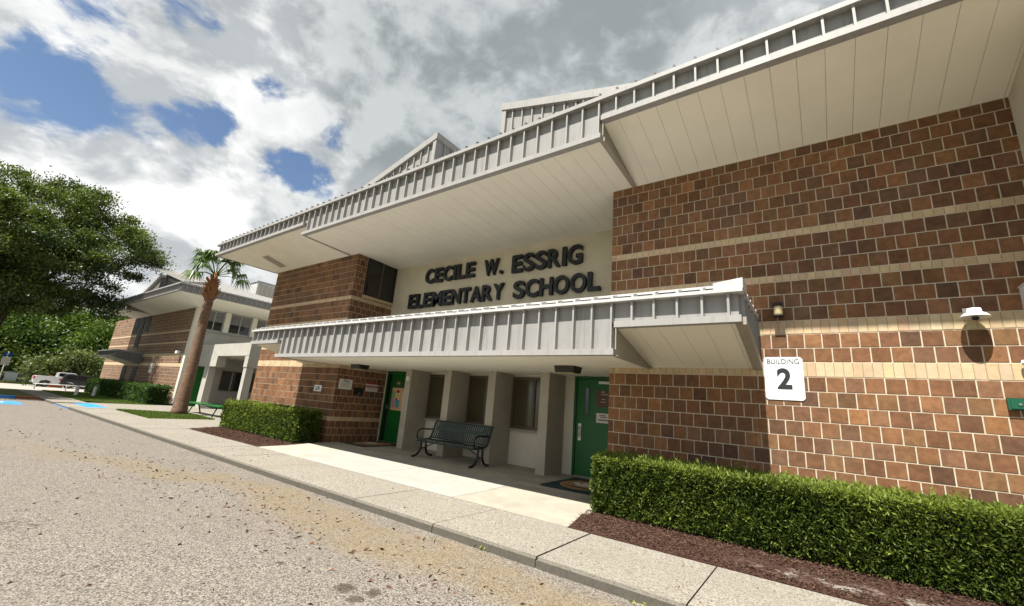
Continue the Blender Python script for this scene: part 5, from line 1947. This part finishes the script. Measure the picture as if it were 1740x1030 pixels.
# ------------------------------------------------------------------ trees
def tree(name, label, base, lobes, nclump, per, lsize, mat, seed, trunk_r, forks, group=None, flat=.7, clump_r=.75, tone=.4, shell=.55, tight=.5):
    t = thing(name, label, 'tree', base, 0, group)
    r = np.random.default_rng(seed)
    b = Vector(base)
    mb = MB()
    top = Vector(forks[0])
    pts = [b + (top - b) * f + Vector((math.sin(f * 4 + seed) * .08, math.cos(f * 3 + seed) * .08, 0)) * (1 if 0 < f < 1 else 0) for f in (0, .12, .35, .6, .85, 1)]
    pts[0] = pts[0] - Vector((0, 0, .15))
    mb.tube(pts, [trunk_r * 1.5, trunk_r * 1.12, trunk_r, trunk_r * .95, trunk_r * .92, trunk_r * .8], 10)
    mb.build('trunk', 'bark', t, True)
    mb = MB()
    for e in forks[1:]:
        e = Vector(e)
        m = (top + e) / 2 + Vector((r.normal(0, .3), r.normal(0, .3), .4))
        mb.tube([top - Vector((0, 0, .2)), top * .6 + m * .4, m, m * .5 + e * .5 + Vector((r.normal(0, .2), r.normal(0, .2), .1)), e], [trunk_r * .62, trunk_r * .5, trunk_r * .36, trunk_r * .22, trunk_r * .08], 7)
        for _ in range(3):
            q = m + (e - m) * r.uniform(.1, .7)
            f = q + Vector((r.normal(0, 1.3), r.normal(0, 1.3), r.uniform(.2, 1.6)))
            mb.tube([q, (q + f) / 2 + Vector((0, 0, .15)), f], [trunk_r * .2, trunk_r * .13, trunk_r * .04], 6)
    mb.build('limbs', 'bark', t, True)
    lob = np.array(lobes, float)                # x y z rx ry rz
    vol = (lob[:, 3] * lob[:, 4] * lob[:, 5]) ** (2 / 3)
    idx = r.choice(len(lob), nclump, p=vol / vol.sum())
    d = r.normal(0, 1, (nclump, 3))
    d /= np.linalg.norm(d, axis=1, keepdims=True)
    rad = np.where(r.uniform(0, 1, nclump) < shell, r.uniform(.82, 1.06, nclump), r.uniform(.3, .85, nclump))
    cen = lob[idx, :3] + d * lob[idx, 3:] * rad[:, None]
    # clumps that hang free of the mass give the ragged outline
    size = clump_r * r.uniform(.55, 1.35, nclump)
    p = r.normal(0, tight, (nclump, per, 3))
    p[:, :, 2] *= flat
    pts = (cen[:, None, :] + p * size[:, None, None]).reshape(-1, 3)
    out_ = np.repeat(d, per, 0) * .5
    out_[:, 2] += .5
    lr = np.repeat(r.normal(tone, .24, nclump), per) + p[:, :, 2].reshape(-1) * .25
    leaves('crown', pts, out_, lsize, lsize * .55, mat, t, .8, lr, seed=seed)
    return t


OX, OY = -38.0, 1.7
tree('oak_tree', 'large spreading live oak overhanging the parking bay at left', (OX, OY, Z_W),
     [(OX, 1.2, 9.45, 4.2, 3.4, 2.9), (OX + .5, 5.0, 9.65, 2.6, 2.2, 2.1), (OX + .3, 7.2, 9.85, 1.3, 1.3, .8), (OX, 8.1, 10.1, .8, .7, .45), (OX, 6.7, 8.3, .8, .8, .5), (OX, 3.4, 11.45, 2.4, 2.3, 1.4), (OX, 5.0, 7.05, 2.0, 1.4, 1.4), (OX, 5.9, 5.65, 1.0, .7, .9),
      (OX, 1.8, 6.85, 3.0, 2.4, 1.6), (OX, -2.8, 9.45, 4.4, 3.6, 3.2), (OX, -6.0, 7.65, 3.6, 3.0, 2.6), (OX + 4.2, -1.2, 8.65, 2.6, 2.4, 2.2), (OX - 4.5, 1.2, 8.65, 2.6, 3.0, 2.4), (OX + 2.5, 1.6, 8.25, 2.4, 2.0, 1.8),
      (OX + 1.5, .8, 5.45, 2.4, 2.0, 1.2), (OX + .5, 3.6, 5.85, 1.8, 1.4, 1.0), (OX + 2.0, -2.4, 5.85, 2.4, 2.0, 1.5), (OX + 2.5, 2.2, 5.15, 1.5, 1.2, .8), (OX + 2.5, 4.4, 8.25, 1.5, 1.3, 1.2)],
     560, 400, .155, 'leaf_oak', 51, .27, [(OX, OY + .4, 4.4), (OX + 1, 5.4, 9.4), (OX, 3.2, 11.4), (OX + 3, 0, 9.4), (OX - 3, 1.5, 9.0), (OX, -3.0, 9.6), (OX, -5.6, 8.2), (OX + 1, 4.2, 7.0)], tone=.50, clump_r=1.0, flat=.6, shell=.8, tight=.36)

specs = [  # x, y, height, spread, label
    (-92, 5.5, 10.5, 5.2, 'bright green broadleaf tree behind the grey cabinets'),
    (-96, 12.5, 12.5, 5.6, 'tall green tree behind the parked pickup'),
    (-90, 17.5, 11.5, 5.0, 'green tree whose crown meets the far roof'),
    (-99, -2.5, 12.0, 6.0, 'dark green tree at the far left behind the oak'),
    (-104, 20.5, 12.5, 6.0, 'tree rising farthest back beyond the far building'),
    (-108, 7.5, 14.0, 6.5, 'tallest tree of the wood at the end of the drive')]
for i, (x, y, h, s, lab) in enumerate(specs):
    lz = far_z(x)
    lob = [(x, y, lz + h * .62, s * .8, s * .8, h * .30), (x + 1.5, y + s * .45, lz + h * .48, s * .5, s * .55, h * .25), (x + 1.5, y - s * .45, lz + h * .45, s * .5, s * .55, h * .25),
           (x + 2.5, y, lz + h * .30, s * .5, s * .7, h * .22), (x, y + .5, lz + h * .82, s * .45, s * .45, h * .15)]
    tree('woodland_tree', lab, (x, y, lz + Z_W), lob, 260, 110, .40, 'leaf_wood', 60 + i, .28, [(x, y, lz + h * .35), (x, y + s * .5, lz + h * .6), (x, y - s * .5, lz + h * .6), (x + 1, y, lz + h * .75)],
         'trees at the end of the drive', clump_r=1.7, tone=(.35, .3, .42, .15, .35, .45)[i])
sx, sy, sz = -79.5, 11.2, far_z(-79.5)
tree('shrub_tree', 'low grey green shrub tree behind the parked cars', (sx, sy, sz + Z_W),
     [(sx, sy, sz + 2.4, 1.8, 2.2, 1.7), (sx, sy + 1.9, sz + 2.6, 1.6, 1.6, 1.9), (sx, sy - 2.0, sz + 2.0, 1.5, 1.5, 1.4), (sx + .5, sy + .5, sz + 3.6, 1.3, 1.5, 1.0)], 120, 90, .36, 'leaf_shrub', 75, .10,
     [(sx, sy, sz + 1.0), (sx, sy + 1.4, sz + 2.6), (sx, sy - 1.4, sz + 2.2)], clump_r=.9, tone=.5)


# ------------------------------------------------------------------ vehicles (local x = length, front at +x)
def wheel(t, x, y, R, side):
    mb = MB()
    mb.lathe([(R * .62, -.11), (R * .94, -.11), (R, -.07), (R, .07), (R * .94, .11), (R * .62, .11)], (x, y, R), 'y', 20)
    wv = mb.build('wheel', 'rubber', t, True, True)
    mb = MB()
    mb.lathe([(R * .60, side * .10), (R * .60, side * .112), (R * .50, side * .085)], (x, y, R), 'y', 20)
    for k in range(6):
        a = k * math.pi / 3
        ux, uz = math.cos(a), math.sin(a)
        mb.box(x + ux * R * .3 - .05, min(y + side * .09, y + side * .118), R + uz * R * .3 - .05, x + ux * R * .3 + .05, max(y + side * .09, y + side * .118), R + uz * R * .3 + .05)
    mb.build('rim', 'alloy', wv, local=True)


def body_prism(t, name, prof, hw, mat, inset=.0):
    """profile in x-z, lofted across y with tumblehome"""
    mb = MB()
    n = len(prof)
    rings = []
    for (yy, sc) in ((-hw, .0), (-hw * .93, 1.), (hw * .93, 1.), (hw, .0)):
        rings.append([(x, yy, z) if sc else (x * .985, yy, z * .985 + .01) for x, z in prof])
    for a, b in zip(rings[:-1], rings[1:]):
        for k in range(n):
            q = (k + 1) % n
            mb.face((a[k], b[k], b[q], a[q]))
    mb.face(rings[0])
    mb.face(list(reversed(rings[-1])))
    return fixnormals(mb.build(name, mat, t, local=True))


def pickup(label, loc, rz, sc):
    t = thing('pickup_truck', label, 'pickup truck', loc, rz)
    t.scale = (sc, sc, sc)
    hw = .98
    body_prism(t, 'body', [(-2.9, .50), (-2.9, 1.30), (-2.75, 1.38), (-.9, 1.38), (-.9, 1.36), (1.0, 1.34), (1.2, 1.30), (2.75, 1.18), (2.9, 1.05), (2.95, .55), (2.7, .42), (2.35, .42), (2.2, .8), (1.75, .9), (1.3, .8), (1.15, .42), (-1.2, .42), (-1.35, .8), (-1.8, .9), (-2.25, .8), (-2.4, .42)], hw, 'car_white')
    body_prism(t, 'cab', [(-.95, 1.35), (-.88, 1.88), (-.7, 1.95), (.55, 1.95), (.75, 1.90), (1.35, 1.33)], hw * .88, 'car_white')
    for s in (-1, 1):
        yb = s * hw * .885
        part('side_window', 'glass_car', t, (-.75, min(yb, yb + s * .012), 1.43, -.10, max(yb, yb + s * .012), 1.84), local=True)
        part('side_window', 'glass_car', t, (-.02, min(yb, yb + s * .012), 1.43, .62, max(yb, yb + s * .012), 1.84), local=True)
        part('taillight', 'tail_red', t, (-2.93, s * .94 - .06, .95, -2.80, s * .94 + .05, 1.32), local=True)
        part('headlight', 'white_plastic', t, (2.70, s * .78 - .14, .95, 2.93, s * .78 + .14, 1.12), local=True)
        part('mirror', 'car_dark', t, (.75, s * 1.02 - .10, 1.38, .90, s * 1.02 + .10, 1.60), local=True)
        mb = MB()
        mb.lathe([(.43, -.01), (.43, .01)], (-1.8, s * (hw + .004), .46), 'y', 20)
        mb.build('wheel_arch', 'black_paint', t, local=True)
        for x in (-1.8, 1.75):
            wheel(t, x, s * (hw - .09), .40, s)
    part('bumper', 'alloy', t, (-3.02, -.9, .50, -2.905, .9, .70), local=True)
    part('bed_opening', 'black_paint', t, (-2.72, -.80, 1.375, -1.0, .80, 1.392), local=True)
    return t


def suv(label, loc, rz, sc):
    t = thing('suv_car', label, 'car', loc, rz)
    t.scale = (sc, sc, sc)
    hw = .93
    body_prism(t, 'body', [(-2.3, .45), (-2.35, .95), (-2.25, 1.05), (1.0, 1.05), (2.1, .95), (2.35, .75), (2.35, .42), (1.95, .38), (1.8, .72), (1.45, .80), (1.1, .72), (.95, .36), (-1.0, .36), (-1.15, .72), (-1.5, .80), (-1.85, .72), (-2.0, .38)], hw, 'car_dark')
    body_prism(t, 'cabin', [(-2.28, 1.03), (-2.05, 1.60), (-1.75, 1.70), (.2, 1.68), (.5, 1.60), (1.25, 1.03)], hw * .90, 'car_dark')
    for s in (-1, 1):
        yb = s * hw * .905
        for (a, b) in ((-1.85, -1.05), (-.98, -.15), (-.08, .55)):
            part('side_window', 'glass_car', t, (a, min(yb, yb + s * .012), 1.12, b, max(yb, yb + s * .012), 1.55), local=True)
        part('taillight', 'tail_red', t, (-2.37, s * .78 - .13, .92, -2.20, s * .78 + .14, 1.08), local=True)
        part('headlight', 'white_plastic', t, (2.15, s * .7 - .15, .72, 2.36, s * .7 + .15, .86), local=True)
        for x in (-1.5, 1.45):
            wheel(t, x, s * (hw - .10), .35, s)
    mb = MB()
    mb.hexa(((-2.285, -.70, 1.10), (-2.285, .70, 1.10), (-2.255, .70, 1.10), (-2.255, -.70, 1.10)), ((-2.10, -.62, 1.55), (-2.10, .62, 1.55), (-2.07, .62, 1.55), (-2.07, -.62, 1.55)))
    mb.build('rear_window', 'glass_car', t, local=True)
    part('number_plate', 'paper', t, (-2.362, -.16, .70, -2.352, .16, .84), local=True)
    return t


zt_ = far_z(-73.6) + Z_W - .02
pickup('white pickup truck parked at the end of the drive', (-74.6, 10.75, zt_), math.radians(88), .93)
suv('dark estate car parked beside the white pickup', (-71.2, 12.1, far_z(-71.2) + Z_W - .02), math.radians(86), .96)

# pipe gate across the drive
t = thing('pipe_gate', 'low grey pipe barrier in front of the parked cars', 'barrier', (-49.0, 6.8, far_z(-49) + Z_W))
for (yy) in (-1.25, .45):
    mb = MB()
    mb.tube([(0, yy, -.1), (0, yy, .42)], .04, 8)
    mb.build('post', 'pipe', t, True, True)
mb = MB()
mb.tube([(0, -1.4, .40), (0, 1.9, .40)], .035, 8)
mb.build('bar', 'pipe', t, True, True)

# short posts on the grass
for (x, y, lab) in ((-36.8, 5.95, 'short white post on the grass nearer the pavement'), (-37.0, 6.78, 'short white post on the grass nearer the hedge')):
    t = thing('bollard', lab, 'post', (x, y, Z_W), 0, 'short white posts')
    mb = MB()
    mb.lathe([(.085, -.1), (.085, .52), (.075, .58), (.04, .60)], (0, 0, 0), 'z', 14)
    mb.build('shaft', 'bollard_white', t, True, True)
    mb = MB()
    mb.lathe([(.11, -.02), (.11, .03), (.09, .045)], (0, 0, 0), 'z', 14)
    mb.build('collar', 'concrete_post', t, True, True)

# green bench by the palm
t = thing('flat_bench', 'low green backless bench on the grass behind the palm', 'bench', (-22.4, 7.95, Z_W))
for k in range(3):
    part('plank', 'green_door', t, (-1.9, -.22 + k * .155, .43, 1.9, -.08 + k * .155, .475), local=True)
for x in (-1.35, 1.35):
    mb = MB()
    mb.tube([(x, -.24, 0), (x, -.10, .40), (x, .10, .40), (x, .24, 0)], .03, 8)
    mb.build('leg', 'green_frame', t, True, True)
    part('crossbar', 'green_frame', t, (x - .03, -.24, .40, x + .03, .24, .429), local=True)

# parking sign
t = thing('parking_sign', 'blue and white disabled parking sign on a post under the oak', 'sign', (-45.0, 3.36, far_z(-45) + Z_W), 0)
mb = MB()
mb.tube([(0, 0, -.1), (0, 0, 2.40)], .03, 8)
mb.build('post', 'pipe', t, True, True)
part('blue_panel', 'sign_blue', t, (.031, -.20, 2.08, .04, .20, 2.36), local=True)
part('white_panel', 'paper', t, (.031, -.20, 1.62, .04, .20, 2.06), local=True)
part('white_panel', 'paper', t, (.031, -.20, 1.50, .04, .20, 1.60), local=True)
me = text_mesh('symbol', 'P', .2, 'paper', .001, .01)
me = fit_text(me, -.05, .05, 2.13, 2.31)
o = link('symbol', me, t, True)
o.rotation_euler = (0, 0, RZ)
o.location = (.0425, 0, 0)

# service cabinets on the verge beyond the drive
gz = far_z(-86) + .22
mb = MB()
mb.hexa(((-125, -14, -1.2), (-86.02, -14, -1.2), (-86.02, 14, -1.2), (-125, 14, -1.2)), ((-125, -14, gz + .5), (-86.02, -14, gz), (-86.02, 14, gz), (-125, 14, gz + .5)))
tag(mb.build('verge', 'grass'), kind='structure')
for (ya, yb, h, m, lab) in ((6.85, 7.95, 1.15, 'cabinet_grey', 'pale grey service cabinet on the verge across the drive'), (8.02, 9.5, 1.10, 'cabinet_green', 'dark green service cabinet next to the grey one')):
    t = thing('service_cabinet', lab, 'cabinet', (-87.0, (ya + yb) / 2, gz))
    w2 = (yb - ya) / 2
    part('housing', m, t, (-.5, -w2, -.1, .5, w2, h), local=True)
    part('lid', m, t, (-.55, -w2 - .03, h + .001, .55, w2 + .03, h + .06), local=True)
    part('door', m, t, (.501, -w2 + .06, .05, .52, -.02, h - .08), local=True)
    part('door', m, t, (.501, .02, .05, .52, w2 - .06, h - .08), local=True)
t = thing('waste_bin', 'rust red bin showing above the bed of the white pickup', 'bin', (-77.5, 10.4, far_z(-77.5) + Z_W - .02))
mb = MB()
mb.hexa(((-.45, -.55, 0), (.45, -.55, 0), (.45, .55, 0), (-.45, .55, 0)), ((-.55, -.7, 1.35), (.55, -.7, 1.35), (.55, .7, 1.35), (-.55, .7, 1.35)))
mb.build('body', 'rust', t, local=True)
part('lid', 'rust', t, (-.6, -.74, 1.351, .6, .74, 1.42), local=True)
